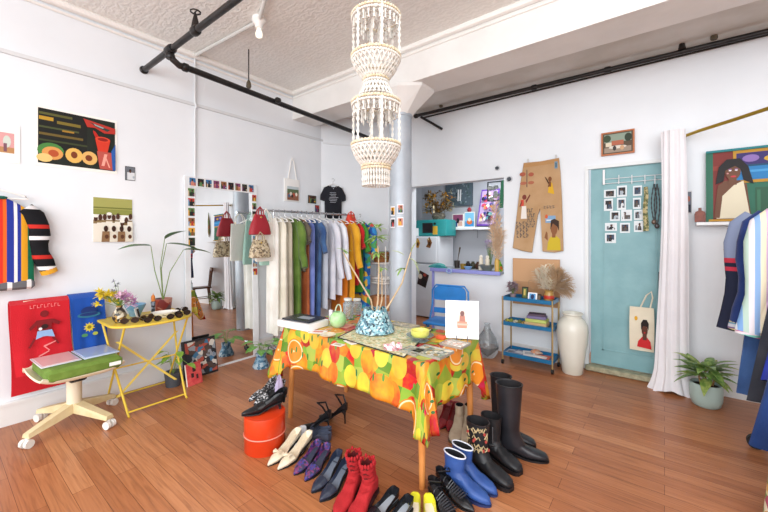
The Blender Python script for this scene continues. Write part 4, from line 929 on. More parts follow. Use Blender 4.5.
def corner(cx_, cy_, a0):
    for k in range(NC): a = a0+PI/2*k/NC; per.append((cx_+rc*math.cos(a), cy_+rc*math.sin(a)))
seg((-hx+rc, -hy), (hx-rc, -hy), 44); corner(hx-rc, -hy+rc, -PI/2); seg((hx, -hy+rc), (hx, hy-rc), 24); corner(hx-rc, hy-rc, 0)
seg((hx-rc, hy), (-hx+rc, hy), 44); corner(-hx+rc, hy-rc, PI/2); seg((-hx, hy-rc), (-hx, -hy+rc), 24); corner(-hx+rc, -hy+rc, PI)
n = len(per); rings = []; rows = 12
cors = [(hx, -hy), (hx, hy), (-hx, hy), (-hx, -hy)]
for j in range(rows+1):
    t = j/rows; row = []
    for i, (x, y) in enumerate(per):
        dc = min(math.hypot(x-c[0], y-c[1]) for c in cors); kc = math.exp(-(dc/.055)**2)
        drop = .262+.15*kc+.012*math.sin(i*.35)
        ox = (1 if x > hx-rc else -1 if x < -hx+rc else 0); oy = (1 if y > hy-rc else -1 if y < -hy+rc else 0)
        if abs(x) > hx-rc and abs(y) > hy-rc:
            l = math.hypot(abs(x)-(hx-rc), abs(y)-(hy-rc))+1e-6; ox *= (abs(x)-(hx-rc))/l; oy *= (abs(y)-(hy-rc))/l
        left = 1 if x < -hx+.12 else 0
        fl = t*(.02+.03*kc+.016*math.sin(i*.42)+.008*math.sin(i*1.1+2))+ (.07*t if x < -hx+.01 else 0)
        fold = kc*t*.035*math.sin(i*1.9)
        zz_ = .003-.006*min(1, t*8)-drop*t if j else .003
        row.append((x+ox*(fl+fold), y+oy*(fl+fold), zz_)); uvs.append((x+ox*drop*t, y+oy*drop*t))
    rings.append(row)
b.loft(rings, cap=False); b.f.append(list(range(n))); b.m.append(0)
cl = b.build('tablecloth', fruit_mat(), loc=(tc.x, tc.y, TZ), rz=tr, uvf=lambda i: uvs[i], label='shiny fruit-print oilcloth with oranges and lemons draped over the display table', cat='tablecloth')
sm = cl.modifiers.new('thick', 'SOLIDIFY'); sm.thickness = .0025; sm.offset = -1

TT = .004
def tp(px, py, z=0): p = at_z(px, py, TZ+TT); p.z = TZ+TT+z; return p
# big white book/box at the left end
p = tp(303, 326)
bo = thing('flat_box', 'white flat box holding a dark magazine at the left end of the table', 'box', p, .10)
B().box((0, 0, .025), (.32, .22, .05), bv=.004).build('box_body', M('ecebea', .4), bo)
B().box((0, 0, 0), (.27, .19, .012), bv=.002).box((.02, .0, .0066), (.12, .07, .001), mi=1).build('magazine', [M('2c2f36', .25), M('9aa3ad', .3)], loc=p+Vector((0, .01, .058)), rz=.14, label='dark glossy magazine lying on the white flat box', cat='magazine')
# green glass basket
p = tp(338, 327)
gb = thing('glass_vase', 'pale green ribbed glass basket vase with a looped handle', 'vase', p)
B().lathe([(.001, 0), (.03, 0), (.055, .02), (.065, .055), (.055, .09), (.035, .112), (.03, .115), (.032, .105), (.05, .085), (.06, .055), (.05, .022), (.001, .006)], 28).build('vase_body', M('a9dc92', .12, trans=.25, c2='c6ebb5', ns=25), gb)
B().tube([(.03*math.cos(a), .01*math.sin(a), .112+.055*math.sin(a)) for a in [PI*k/12 for k in range(13)]], .005, 8).build('handle', M('d6ecd0', .1, trans=.4), gb)
B().box((0, 0, .045), (.03, .02, .09), bv=.003).build('soap_box', M('eceaf0', .5), loc=tp(331, 321), label='small white box standing behind the green glass vase', cat='box')
# woven placemat with black rim under the driftwood pot
mat_q = [tp(338, 338), tp(404, 358), tp(432, 330), tp(370, 322)]
pm = B(); c_ = sum(mat_q, Vector())/4
pl_ = [(q.x-c_.x, q.y-c_.y) for q in mat_q]
pm.prism(pl_, 0, .003); o = pm.build('placemat', blobs(['d8cfa5', 'c9bd8c', 'b3c4a0', 'e6dfc2', 'a89c6a'], 60, .7), loc=(c_.x, c_.y, TZ+TT), smooth=False, label='pale woven placemat with a black edge under the driftwood pot', cat='placemat')
B().tube([(x, y, .004) for x, y in pl_], .004, 6, closed=True).build('rim', M('1b1b1c', .5), o)
# driftwood pot
p = tp(375, 332, .004)
dp = thing('driftwood_pot', 'blue glazed mosaic pot with tall leafy driftwood stems on the table', 'potted plant', p)
GL = blobs(['7faab5', '4f6f7f', 'a9c6cc', '2f3f4a', '8fb8bd', 'c6d6d8', '5a8fa0'], 75, .25)
b = B(); rings = []
for z, r in ((0, .125), (.01, .142), (.025, .138), (.08, .11), (.14, .088), (.165, .084), (.165, .074), (.12, .076), (.07, .02)):
    rings.append([(r*(1+.05*math.sin(k*1.7)+.03*math.sin(k*4.1))*math.cos(2*PI*k/28), r*(1+.05*math.sin(k*1.7))*math.sin(2*PI*k/28), z*(1+.05*math.sin(k*2.3)*(z > .08))) for k in range(28)])
b.loft(rings).build('pot', GL, dp)
dp.scale = (1.0, 1.0, 1.0)
TWG = M('c9b394', .7, c2='b59c7a', ns=30)
def stemline(pts, r, name='stem'):
    return B().tube([Vector(q)-p for q in pts], r, 8).build(name, TWG, dp)
def vp(px, py, v): return at_v(px, py, v)
vd = (p.x*-SN+p.y*CS)
stemline([p+Vector((0, 0, .06)), vp(371, 300, vd), vp(352, 268, vd-.03), vp(343, 252, vd-.05)], [.007, .006, .005, .004])
stemline([p+Vector((.0, 0, .06)), vp(378, 300, vd), vp(379, 270, vd), vp(378, 246, vd+.02)], [.007, .006, .005, .004])
stemline([p+Vector((.01, 0, .06)), vp(382, 300, vd+.03), vp(382, 280, vd+.04), vp(381, 268, vd+.04)], [.006, .005, .004, .004])
stemline([p+Vector((.02, 0, .06)), vp(389, 305, vd), vp(402, 283, vd-.02), vp(408, 262, vd-.03), vp(411, 252, vd-.04)], [.008, .007, .006, .005, .004])
rn = random.Random(77); lb_ = B(); LB = B()
def cluster(px, py, v, n, L_, w_, spread=.03, up=.2, bb=None):
    c = vp(px, py, v)-p
    for k in range(n):
        a = rn.uniform(0, 6.28); d_ = (math.cos(a), math.sin(a), rn.uniform(-.5, .5)+up); leaf(bb or lb_, c+Vector(d_)*.006, d_, L_*rn.uniform(.7, 1.2), w_, rn.uniform(.3, 1.), seg=5)
cluster(376, 238, vd+.02, 18, .085, .024); cluster(378, 228, vd+.02, 9, .06, .02, up=.5); cluster(378, 253, vd+.02, 12, .075, .02, up=0); cluster(343, 250, vd-.05, 7, .05, .018); cluster(382, 268, vd+.04, 6, .05, .02, up=.1)
cluster(403, 268, vd-.02, 5, .07, .022, up=-.2)
lb_.build('leaf', M('6f9a4a', .45, c2='9dbb6a', ns=60), dp)
b = B()
for q, e in (((411, 252), (.3, .1, .8)), ((409, 258), (.6, .5, -.3)), ((404, 255), (-.5, -.4, .5)), ((414, 262), (.5, .4, -.9))): leaf(b, vp(q[0], q[1], vd-.04)-p, e, .09, .03, .6)
b.build('pale_leaf', M('cfdc8e', .45, c2='a5c265', ns=60), dp)
b = B()
for k in range(40): a = rn.uniform(0, 6.28); leaf(b, (.04*math.cos(a), .04*math.sin(a), .12), (math.cos(a)*.7, math.sin(a)*.7, rn.uniform(-.1, .5)), .07, .02, .9, seg=4)
b.build('moss', M('8f9a76', .7, c2='6f7d58', ns=50), dp)
B().ball((0, 0, 0), .001)
# bits on the table
simple('cream_dish', 'shallow cream dish with a gold rim at the front left of the table', 'dish', tp(328, 336), [(.001, 0), (.035, 0), (.055, .012), (.052, .014), (.03, .005), (.001, .004)], M('e9e2cf', .25, c2='d9c9a0', ns=20))
for k, (px, py, c, w, h, a, lb) in enumerate(((318, 332, 'f1efea', .12, .08, .5, 'white card with pink pattern lying in front of the flat box'), (352, 342, 'ece8e0', .11, .07, -.3, 'white folded card at the front edge right of the cream dish'), (346, 326, 'd9a08a', .09, .12, .2, 'coral patterned card right of the green glass vase'), (338, 345, 'e9e4da', .08, .05, .1, 'small white card at the front edge of the table by the cream dish'))):
    q = tp(px, py, .0015); B().box((0, 0, 0), (w, h, .002)).box((0, 0, .0013), (w*.6, h*.5, .0005), mi=1).build('postcard', [M(c), M('d98a7a' if k % 2 == 0 else 'b9a58c')], loc=q, rz=a, smooth=False, label=lb, cat='card')
# pink coral-like ornament
o = thing('pink_ornament', 'pink and white crumpled shell ornament at the front of the table', 'ornament', tp(393, 349))
rn = random.Random(5); b = B()
b.lathe([(.001, 0), (.05, .0), (.058, .008), (.001, .010)], 20)
for k in range(36):
    a = rn.uniform(0, 6.28); r = .05*math.sqrt(rn.random()); b.ball((r*math.cos(a)*1.15, r*math.sin(a), .014+rn.uniform(0, .014)), (rn.uniform(.008, .016), rn.uniform(.008, .014), .008), 7)
b.build('ornament_body', blobs(['e9a9b0', 'f2dcdc', 'd9808c', 'f4ecea'], 60, .4), o)
# glass dish on stand with yellow bowl
q = tp(420, 341)
o = thing('glass_dish', 'round clear glass dish under the pale yellow bowl', 'dish', q)
B().lathe([(.001, 0), (.05, 0), (.055, .005), (.03, .012), (.03, .02), (.075, .03), (.09, .042), (.086, .043), (.03, .026), (.001, .024)], 28).build('dish_body', M('c9dbd8', .05, trans=.75), o)
simple('yellow_bowl', 'pale yellow bowl sitting on the round glass dish', 'bowl', q+Vector((0, 0, .03)), [(.001, 0), (.045, 0), (.058, .015), (.062, .042), (.056, .042), (.05, .015), (.001, .012)], M('e2e07c', .3, c2='d6d468'), n=28)
# low clear trays / jewellery boxes
def tray(px, py, w, d, a, label, cols, h=.014):
    q = tp(px, py); o = thing('jewellery_case', label, 'case', q, a)
    B().box((0, 0, .004), (w, d, .008)).build('base', blobs(cols, 45, .3), o, smooth=False)
    b = B()
    for sgn in (-1, 1): b.box((0, sgn*d/2, h/2), (w, .003, h)); b.box((sgn*w/2, 0, h/2), (.003, d, h)); b.box((0, sgn*d*.17, h*.35), (w, .002, h*.5)); b.box((sgn*w*.17, 0, h*.35), (.002, d, h*.5))
    b.build('rim', M('a9a79c', .2, .3), o, smooth=False); return o
tray(432, 353, .20, .16, tr, 'flat glass-topped jewellery case near the front corner of the table', ['8c9a86', 'c9b98c', '5f6f6a', 'e6e0cc', 'a9803a', 'd9d8d0'])
tray(413, 352, .12, .12, tr, 'second flat jewellery case left of the front corner one', ['b9a88a', '8a9a90', 'd9cdb0', '7a6a50'])
tray(455, 345, .15, .12, tr, 'glass jewellery case in front of the white framed print', ['d9d4cc', 'b5aca0', 'c98a6a', 'efe9e0'])
tray(404, 326, .22, .10, tr, 'low glass case at the back of the table beside the driftwood pot', ['b5a27c', 'd9cdb0', '7f8a84', 'c9b98c'])
B().box((0, 0, .012), (.06, .04, .024), bv=.004).build('coral_box', M('d9603a', .5), loc=tp(441, 339), label='small coral red box beside the yellow bowl', cat='box')
# clear glass jars behind the pot
for k, (px, py, h, lb) in enumerate(((348, 318, .15, 'tall clear glass jar behind the driftwood pot'), (357, 314, .12, 'shorter clear glass jar right of the tall one'))):
    o = thing('glass_jar', lb, 'jar', tp(px, py)); B().lathe([(.001, 0), (.04, 0), (.042, .01), (.042, h*.8), (.03, h*.9), (.03, h), (.027, h), (.027, h*.9), (.038, h*.78), (.038, .012), (.001, .006)], 20).build('jar_body', M('e8efef', .05, trans=.85), o)
    B().lathe([(.001, 0), (.034, 0), (.034, .015), (.001, .02)], 16).build('lid', M('d9dcd8', .3), o, loc=(0, 0, h))
# print on small easel
q = tp(462, 340); fe = thing('framed_print', 'white print of a seated figure standing on a small wire easel on the table', 'picture', q, math.radians(26))
mt = R(-.13, 'X')
B().box((0, .0, .132), (.215, .008, .245), mt, bv=.001).build('card', M('f4f3f1', .4), fe, smooth=False)
pr_ = [('efd9cc', [(.3, .25), (.7, .25), (.72, .55), (.62, .85), (.38, .85), (.28, .55)]), ('c98f7a', [(.33, .2), (.68, .2), (.68, .42), (.33, .42)]), ('b07a6c', [(.4, .42), (.62, .42), (.6, .62), (.42, .62)]), ('7a5a58', ell(.51, .68, .08, .09)), ('d9b3a3', [(.3, .3), (.72, .3), (.72, .36), (.3, .36)])]
decal(fe, 'picture', mt @ Vector((-.09, -.0046, .035)), (.18, 0, 0), (mt @ Vector((0, 0, .2))), pr_)
for s in (-1, 1): B().tube([(s*.035, -.06, .003), (s*.035, -.008, .012), (s*.035, -.006, .03)], .0025, 6).tube([(s*.035, -.008, .012), (s*.035, .10, .003)], .0025, 6).tube([(s*.035, .012, .01), (s*.02, .03, .12)], .002, 6).build('easel_wire', M('4a4642', .4, .5), fe)

# ---------- blue folding chair ----------
BC = M('2a7fc9', .35, c2='2676bd')
fc = thing('folding_chair', 'bright blue folding chair standing by the half wall behind the table', 'chair', (-1.93, 3.62, 0), math.radians(8))
def rr_(x0, x1, z0, z1, r, n=5):
    o = []
    for cx_, cz_, a0 in ((x1-r, z1-r, 0), (x0+r, z1-r, PI/2), (x0+r*.4, z0+r*.4, PI), (x1-r*.4, z0+r*.4, 1.5*PI)):
        r2 = r if cz_ == z1-r else r*.4
        for k in range(n+1): a = a0+PI/2*k/n; o.append((cx_+r2*math.cos(a), cz_+r2*math.sin(a)))
    return o
fm = frame_mat((0, .10, 0), (1, 0, 0), (0, 0, 1), (0, -1, 0))
B().prism(rr_(-.19, .19, .65, .81, .06), 0, .018, fm).build('backrest', BC, fc, smooth=False)
B().prism(rr_(-.19, .19, .50, .56, .01), 0, .014, fm).build('lower_slat', BC, fc, smooth=False)
B().tube([(-.215, -.2, .01), (-.215, .02, .42), (-.215, .1, .6), (-.215, .1, .76), (-.17, .1, .82), (.17, .1, .82), (.215, .1, .76), (.215, .1, .6), (.215, .02, .42), (.215, -.2, .01)], .011, 10).build('front_frame', BC, fc)
B().tube([(-.19, .22, .01), (-.19, -.16, .43), (.19, -.16, .43), (.19, .22, .01)], .011, 10).build('rear_frame', BC, fc)
B().box((0, -.06, .44), (.38, .36, .025), bv=.01).build('seat', BC, fc)
# glass bottle vase on the floor behind the table (left of the cart)
q = at_z(488, 372, 0)
simple('bulb_vase', 'big clear grey glass vase with a slim neck on the floor left of the cart', 'vase', Vector((-1.62, 4.02, 0)), [(.001, 0), (.09, 0), (.12, .05), (.13, .12), (.10, .22), (.045, .30), (.03, .36), (.035, .38), (.028, .38), (.024, .34), (.09, .22), (.12, .12), (.001, .02)], M('dfe4e6', .05, trans=.85), n=28)

# ---------- chandelier ----------
cv = 2.2; cc = at_v(376, 100, cv); cd = thing('shell_chandelier', 'tall tiered cream shell and bead chandelier hanging above the table', 'chandelier', (cc.x, cc.y, 0))
zpx = lambda py: H-(py-HY)/F*cv
SHM = M('dedbd5', .4, c2='d3cec4', ns=40); SH2 = M('d2bf9c', .4, c2='ddd2bc', ns=40)
B().tube([(0, 0, 3.25), (0, 0, zpx(20))], .004, 6).build('cord', M('d9d5cc'), cd)
B().lathe([(.001, 3.25), (.05, 3.25), (.045, 3.22), (.001, 3.215)], 16).build('ceiling_rose', WHT, cd)
def ringb(z, r, bead, mat_, n=None, name='bead_ring'):
    n = n or int(2*PI*r/(bead*1.9)); b = B()
    b.tube([(r*math.cos(2*PI*k/24), r*math.sin(2*PI*k/24), z) for k in range(24)], bead*.5, 6, closed=True)
    for k in range(n): b.ball((r*math.cos(2*PI*k/n), r*math.sin(2*PI*k/n), z), bead, 6)
    return b.build(name, mat_, cd)
def net(z0, r0, z1, r1, n, name='bead_net', rb=.0045, rows=7, mid=0):
    b = B()
    for s in (-1, 1):
        for k in range(n):
            pts = []
            for i in range(rows+1):
                t = i/rows; a = 2*PI*k/n+s*t*PI/ n*rows*.5; r = r0+(r1-r0)*t+mid*math.sin(PI*t); pts.append((r*math.cos(a), r*math.sin(a), z0+(z1-z0)*t))
            b.tube(pts, [rb*(1 if i % 2 else .55) for i in range(rows+1)], 5)
    return b.build(name, SHM, cd)
def strands(z0, r, ln, n, name='bead_strand', rb=.006, a0=0):
    b = B()
    for k in range(n):
        a = 2*PI*k/n+a0; x, y = r*math.cos(a), r*math.sin(a); m_ = max(3, int(ln/.018))
        b.tube([(x, y, z0-ln*i/m_) for i in range(m_+1)], [rb*(1 if i % 2 else .35) for i in range(m_+1)], 5)
    return b.build(name, SHM, cd)
for py_top, py_bot in ((14, 59), (128 - 0, 147)):
    pass
R_ = .146
# upper tier: ring, hanging shells, posts, lower bowl
def tier(ztop, zmid, zlow, rl):
    ringb(ztop, R_, .010, SH2); ringb(ztop-.02, R_, .008, SHM)
    strands(ztop-.01, R_*.93, .07, 26, 'shell_drop', .008); strands(ztop-.01, R_*.6, (ztop-zmid)*.45, 10, 'bead_strand', .007, .2); strands(ztop-.02, R_*.25, (ztop-zmid)*.95, 4, 'bead_strand', .008)
    net(ztop+.005, R_*.3, ztop-.02, R_*.95, 16, 'bead_crown', .004, 4)
    strands(ztop, R_, ztop-zmid, 6, 'bead_post', .011, .4)
    ringb(zmid, R_, .011, SH2); ringb(zmid-.02, R_, .009, SHM)
    net(zmid-.02, R_, zlow, rl, 30, 'bead_bowl', .006, 8, .01)
    net(zmid-.025, R_*.93, zlow, rl*.9, 26, 'bead_bowl', .006, 6, .0)
tier(zpx(17), zpx(57), zpx(80), .075)
ringb(zpx(80), .075, .010, SH2); ringb(zpx(83), .075, .008, SHM)
net(zpx(84), .072, zpx(98), .11, 26, 'bead_net', .006, 5)
tier(zpx(103), zpx(145), zpx(166), .085)
ringb(zpx(166), .085, .010, SH2); ringb(zpx(169), .085, .009, SH2)
strands(zpx(169), .082, .105, 30, 'fringe', .007); strands(zpx(169), .055, .11, 18, 'fringe', .007)
# ---------- shoes ----------
def lerp_tab(tab, t):
    for (a, x), (b_, y) in zip(tab, tab[1:]):
        if t <= b_: f = (t-a)/(b_-a) if b_ > a else 0; f = f*f*(3-2*f)*.5+f*.5; return x+(y-x)*f
    return tab[-1][1]
def place(heel, toe, zheel=0.):
    """heel and toe pixels on the floor give position, heading and length"""
    h = at_z(heel[0], heel[1], zheel); h.z = 0; t = at_z(toe[0], toe[1], 0.01); t.z = 0
    d = t-h; return h, math.atan2(d.y, d.x), min(.30, max(.235, d.length))
def pump(label, heel, toe, mats, hh=.07, zheel=None, pointy=1., throat=.62, group=None, rot=None, loc=None, L=None, name='pump_shoe', heel_w=.012, flat_=False, bow=None, cat='shoe', wide=1.):
    up, ins, hl_ = mats
    if loc is None: l, a, L0 = place(heel, toe, hh+.045 if zheel is None else zheel)
    else: l, a, L0 = Vector(loc), 0, .25
    L = L or L0
    o = thing(name, label, cat, l, a, group)
    if rot: o.rotation_euler = rot
    zb = lambda t: hh*(1-min(1, max(0, (t-.08)/.55))**1.3) if t > .08 else hh
    zb2 = lambda t: max(.004, zb(t) if t < .63 else .004)
    wt = [(0, .012), (.06, .025), (.2, .030), (.4, .028), (.62, .039), (.8, .033), (.92, .018), (1., .004)] if pointy > .5 else [(0, .018), (.06, .028), (.2, .031), (.4, .03), (.62, .042), (.8, .04), (.93, .03), (1., .012)]
    m = 9; rings = []; irings = []; srings = []
    N_ = 30
    for i in range(N_+1):
        t = i/N_; x = t*L; w = lerp_tab(wt, t)*wide; b0 = zb2(t)
        te = lerp_tab([(0, .052), (.15, .045), (.35, .030), (.55, .024), (throat, .026), (1, .012)], t)
        dome = lerp_tab([(0, .05), (throat, .046), (.8, .036), (.95, .024), (1, .014)], t)
        out = []
        for k in range(m+1):
            ph = PI+PI*k/m; cy_ = math.cos(ph); sy_ = -math.sin(ph)
            yy = w*math.copysign(abs(cy_)**.6, cy_); zz = b0+te*(1-abs(sy_)**.8) if k not in (0, m) else b0+te
            out.append((x, yy, zz))
        ret = []
        for k in range(1, m):
            f = 1-2*k/m; yy = w*f*(.93 if t < throat else 1)
            if i <= 1: zz = b0+te
            elif t < throat: zz = b0+.007+(te-.004)*max(0, (abs(f)-.72)/.28)**2*.9
            else: zz = b0+te+(dome-te)*(1-abs(f)**2.4)
            ret.append((x, yy, zz))
        rings.append(out+ret)
        if t < throat-.01 and t > .03: irings.append([(x, w*.8*f, b0+.0085) for f in (-1, -.5, 0, .5, 1)])
        if t > .02: srings.append([(x, -w*1.02, b0-.0035), (x, w*1.02, b0-.0035), (x, w*1.0, b0+.002), (x, -w*1.0, b0+.002)])
    B().loft(rings).build('upper', up, o)
    B().loft(irings, cap=False, closed=False).build('insole', ins, o)
    B().loft(srings).build('sole', M('1c1a1a', .6) if not flat_ else up, o, smooth=False)
    if hh > .02: B().loft([[(.012+.001*k_+hx_*s1, hy_*s1, z_) for hx_, hy_ in ((0, -1), (1.6, -.8), (1.6, .8), (0, 1))] for k_, (s1, z_) in enumerate(((heel_w*.75, 0), (heel_w*.8, hh*.3), (heel_w*1.1, hh*.65), (.022, hh*.99)))]).build('heel', hl_, o, smooth=False)
    if bow:
        b = B(); zt_ = zb2(.74)+.05
        for s in (-1, 1): b.loft([[(L*.72, s*.003, zt_-.004), (L*.72, s*.003, zt_+.004), (L*.73, s*.003, zt_+.004), (L*.73, s*.003, zt_-.004)], [(L*.68, s*.026, zt_-.010), (L*.69, s*.026, zt_+.006), (L*.77, s*.024, zt_+.004), (L*.77, s*.026, zt_-.012)]])
        b.ball((L*.725, 0, zt_), .006, 6); b.build('bow', bow, o)
    return o
def boot(label, heel, toe, mats, sh=.18, r0=.042, r1=.055, hh=.03, lean=0., group=None, name='boot', pointy=0., heel_r=.03, trim=None, chunky=0, slouch=0, cat='boot', ov=1.15, L=None, deco=None, rot=None, loc=None, lining=None, sq=.92):
    up, sole = mats
    if loc is None: l, a, L0 = place(heel, toe)
    else: l, a, L0 = Vector(loc), 0, .26
    L = L or L0
    o = thing(name, label, cat, l, a, group)
    if rot: o.rotation_euler = rot
    zb = lambda t: max(.008+chunky*.012, hh*(1-max(0, (t-.25)/.35))) if t > .25 else hh
    wt = [(0, .022), (.08, .033), (.25, .035), (.45, .034), (.66, .045), (.85, .036 if pointy else .043), (.95, .02 if pointy else .034), (1, .005 if pointy else .016)]
    ht = [(0, .07), (.1, .085), (.32, .10), (.45, .082), (.6, .06), (.8, .045), (.95, .032), (1, .016)]
    rings = []; n = 20
    for i in range(23):
        t = i/22; x = t*L; w = lerp_tab(wt, t); h = lerp_tab(ht, t); b0 = zb(t)
        rings.append([(x, w*math.copysign(abs(math.cos(2*PI*k/n))**.75, math.cos(2*PI*k/n)), b0+h/2+h/2*math.copysign(abs(math.sin(2*PI*k/n))**.7, math.sin(2*PI*k/n))) for k in range(n)])
    b = B().loft(rings); mi_ = 0
    srs = []; ac = L*.21; m = 14
    for j in range(m+1):
        t = j/m; z = hh+.045+(sh-hh-.045)*t; r = r0+(r1-r0)*t
        wr = slouch*.006*math.sin(j*2.6); cx_ = ac+lean*t*sh+slouch*.008*math.sin(j*1.9)
        if t < .18: r_x = r*1.15*(1+.45*(1-t/.18))
        else: r_x = r*ov
        off = .018*(1-min(1, t/.25))
        srs.append([(cx_+off+(r_x+wr)*math.cos(2*PI*k/n), (r+wr)*math.sin(2*PI*k/n)*(.92+(sq-.92)*min(1, t*1.3)), z+slouch*.008*math.sin(k*1.8)*t) for k in range(n)])
    top_ = srs[-1]; cxm = sum(p_[0] for p_ in top_)/n
    inner = [[(cxm+(p_[0]-cxm)*.92, p_[1]*.92, p_[2]) for p_ in top_], [(cxm-lean*.09+(p_[0]-cxm)*.6, p_[1]*.6, p_[2]-.09) for p_ in top_]]
    b.loft(srs+inner[:1], cap=False).build('upper', up, o)
    bi = B().loft([inner[0], inner[1]], cap=False); bi.f.append([n+k for k in range(n)]); bi.m.append(0); bi.build('lining', lining or M('17161a', .8), o)
    sr = []
    for i in range(23):
        t = i/22; x = -.003+t*(L+.006); w = lerp_tab(wt, t)*1.05+.002; b0 = zb(t); th_ = .008+chunky*.012
        sr.append([(x, -w, b0-th_), (x, w, b0-th_), (x, w, b0+.003), (x, -w, b0+.003)])
    B().loft(sr).build('sole', sole, o, smooth=False)
    if hh > .015: B().loft([[(x_*s_, y_*s_, z_) for x_, y_ in ((0, -1), (1.2, -1), (1.9, -.6), (1.9, .6), (1.2, 1), (0, 1))] for s_, z_ in ((heel_r*.85, 0), (heel_r, hh-.003))]).build('heel', sole, o, smooth=False)
    if trim: B().tube([((p_[0]), p_[1]*1.02, p_[2]) for p_ in top_], .004, 6, closed=True).build('top_trim', trim, o)
    if deco: deco(o, L, ac)
    return o
def cu_(c, **k): return M(c, k.pop('r', .45), **k)
BLK2 = cu_('1a1a1c', c2='222225'); BL = cu_('17171a', r=.28)
# cream pair
cr = (cu_('e3d8c2', c2='d9ccb2'), cu_('cdbfa6'), cu_('c9b796'))
pump('left cream pointed heel with a bow beside the orange bucket', (300, 428), (268, 465), cr, .055, bow=cr[0], group='cream bow heels')
pump('right cream pointed heel with a bow, next to the purple pair', (311, 431), (278, 469), cr, .055, bow=cr[0], group='cream bow heels')
pur = (blobs(['352a6a', '6a2a5a', '2a2a4a', '7a3a6a', '3f3a7f', '262338'], 75, .5), cu_('33384a'), BL)
pump('left purple and navy patterned pump in the front row', (320, 440), (294, 474), pur, .045, group='purple patterned pumps')
pump('right purple and navy patterned pump, beside the plain navy heels', (329, 443), (305, 480), pur, .045, group='purple patterned pumps')
nav = (cu_('222a3c', r=.3), cu_('59616f', r=.35), cu_('1b2130'))
pump('left navy leather heel between the purple pumps and the red boots', (341, 450), (315, 489), nav, .075, group='navy leather heels')
pump('right navy leather heel beside the red suede boots', (350, 457), (323, 498), nav, .075, group='navy leather heels')
RED = M('9c161c', .85, c2='a81c22', ns=25, bs=.3, bsc=120)
def ruffle(o, L, ac):
    b = B(); rn_ = random.Random(3); z = .225
    for k in range(16): a = 2*PI*k/16; b.ball((ac+.027+.045*math.cos(a), .037*math.sin(a), z+rn_.uniform(-.006, .010)), (.008, .008, .012), 6)
    b.build('ruffle_trim', M('a81a22', .8), o)
boot('left red suede slouch boot in the front row', (361, 487), (339, 513), (RED, cu_('2a1214')), sh=.225, r0=.035, r1=.038, hh=.05, lean=.12, slouch=1, pointy=1, heel_r=.014, deco=ruffle, lining=M('5a1216', .9), group='red suede boots', L=.26)
boot('right red suede slouch boot in the front row', (375, 496), (350, 526), (RED, cu_('2a1214')), sh=.225, r0=.035, r1=.038, hh=.05, lean=.12, slouch=1, pointy=1, heel_r=.014, deco=ruffle, lining=M('5a1216', .9), group='red suede boots', L=.26)
LO = (cu_('1b1c20', r=.25), cu_('9aa2ab', r=.45), BL)
pump('left black loafer with a grey insole at the bottom edge', (397, 488), (370, 520), LO, .03, pointy=.3, throat=.58, group='black loafers', name='loafer', heel_w=.024)
pump('right black loafer with a grey insole at the bottom edge', (411, 496), (386, 530), LO, .03, pointy=.3, throat=.58, group='black loafers', name='loafer', heel_w=.024)
YW = (cu_('d3cc2e', r=.35), cu_('e6d9cf', r=.5), cu_('b9a92a'))
pump('left yellow flat shoe at the foot of the near table leg', (415.5, 493), (411, 540), YW, .012, pointy=.9, group='yellow flats', name='flat_shoe', flat_=True)
pump('right yellow flat shoe at the foot of the near table leg', (428, 494), (436, 540), YW, .012, pointy=.9, group='yellow flats', name='flat_shoe', flat_=True)
# strappy black pair
def straps(o, L, r_=.004):
    for k, (x, zt_, w) in enumerate(((.30, .085, .034), (.42, .07, .035), (.52, .058, .038))): B().tube([(L*x, w*math.cos(a), .02+(zt_-.02)*math.sin(a)) for a in [PI*k_/10 for k_ in range(11)]], r_, 6).build('strap', BL, o)
    B().tube([(.012, -.02, .07), (.05, -.035, .11), (.1, 0, .125), (.05, .035, .11), (.012, .02, .07)], r_, 6).build('ankle_strap', BL, o)
for k, (h_, t_, lb) in enumerate((((437, 484), (474, 512), 'left black strappy shoe beside the blue boots'), ((452, 484), (486, 508), 'black strappy shoe tucked against the front blue boot'))):
    if k == 1: h_, t_ = (430, 494), (458, 525)
    o = pump(lb if k == 0 else 'nearer black strappy shoe beside the yellow flats', h_, t_, (BL, cu_('2c2c30'), BL), .05, zheel=0., throat=.5, group='black strappy shoes', name='strappy_shoe', heel_w=.02); straps(o, .25)
    lc = B(); rn_ = random.Random(k)
    for j in range(8): x = .10+.014*j; lc.tube([(x, -.03, .05), (x+.012, 0, .085-.003*j), (x, .03, .05)], .003, 5)
    lc.build('lacing', cu_('34353a', r=.3), o)
# blue ankle boots
BLU = M('2b4986', .45, c2='345596', ns=14, bs=.15, bsc=90)
WT = cu_('d9dce6')
boot('nearer royal blue leather ankle boot with white edging', (446, 482), (487, 503), (BLU, cu_('24305a')), sh=.185, r0=.045, r1=.053, hh=.035, pointy=1, trim=WT, group='blue ankle boots', L=.27, sq=.6, ov=1.25)
boot('farther royal blue leather ankle boot with white edging', (454, 473), (492, 492), (BLU, cu_('24305a')), sh=.185, r0=.045, r1=.053, hh=.035, pointy=1, trim=WT, group='blue ankle boots', L=.27, sq=.6, ov=1.25)
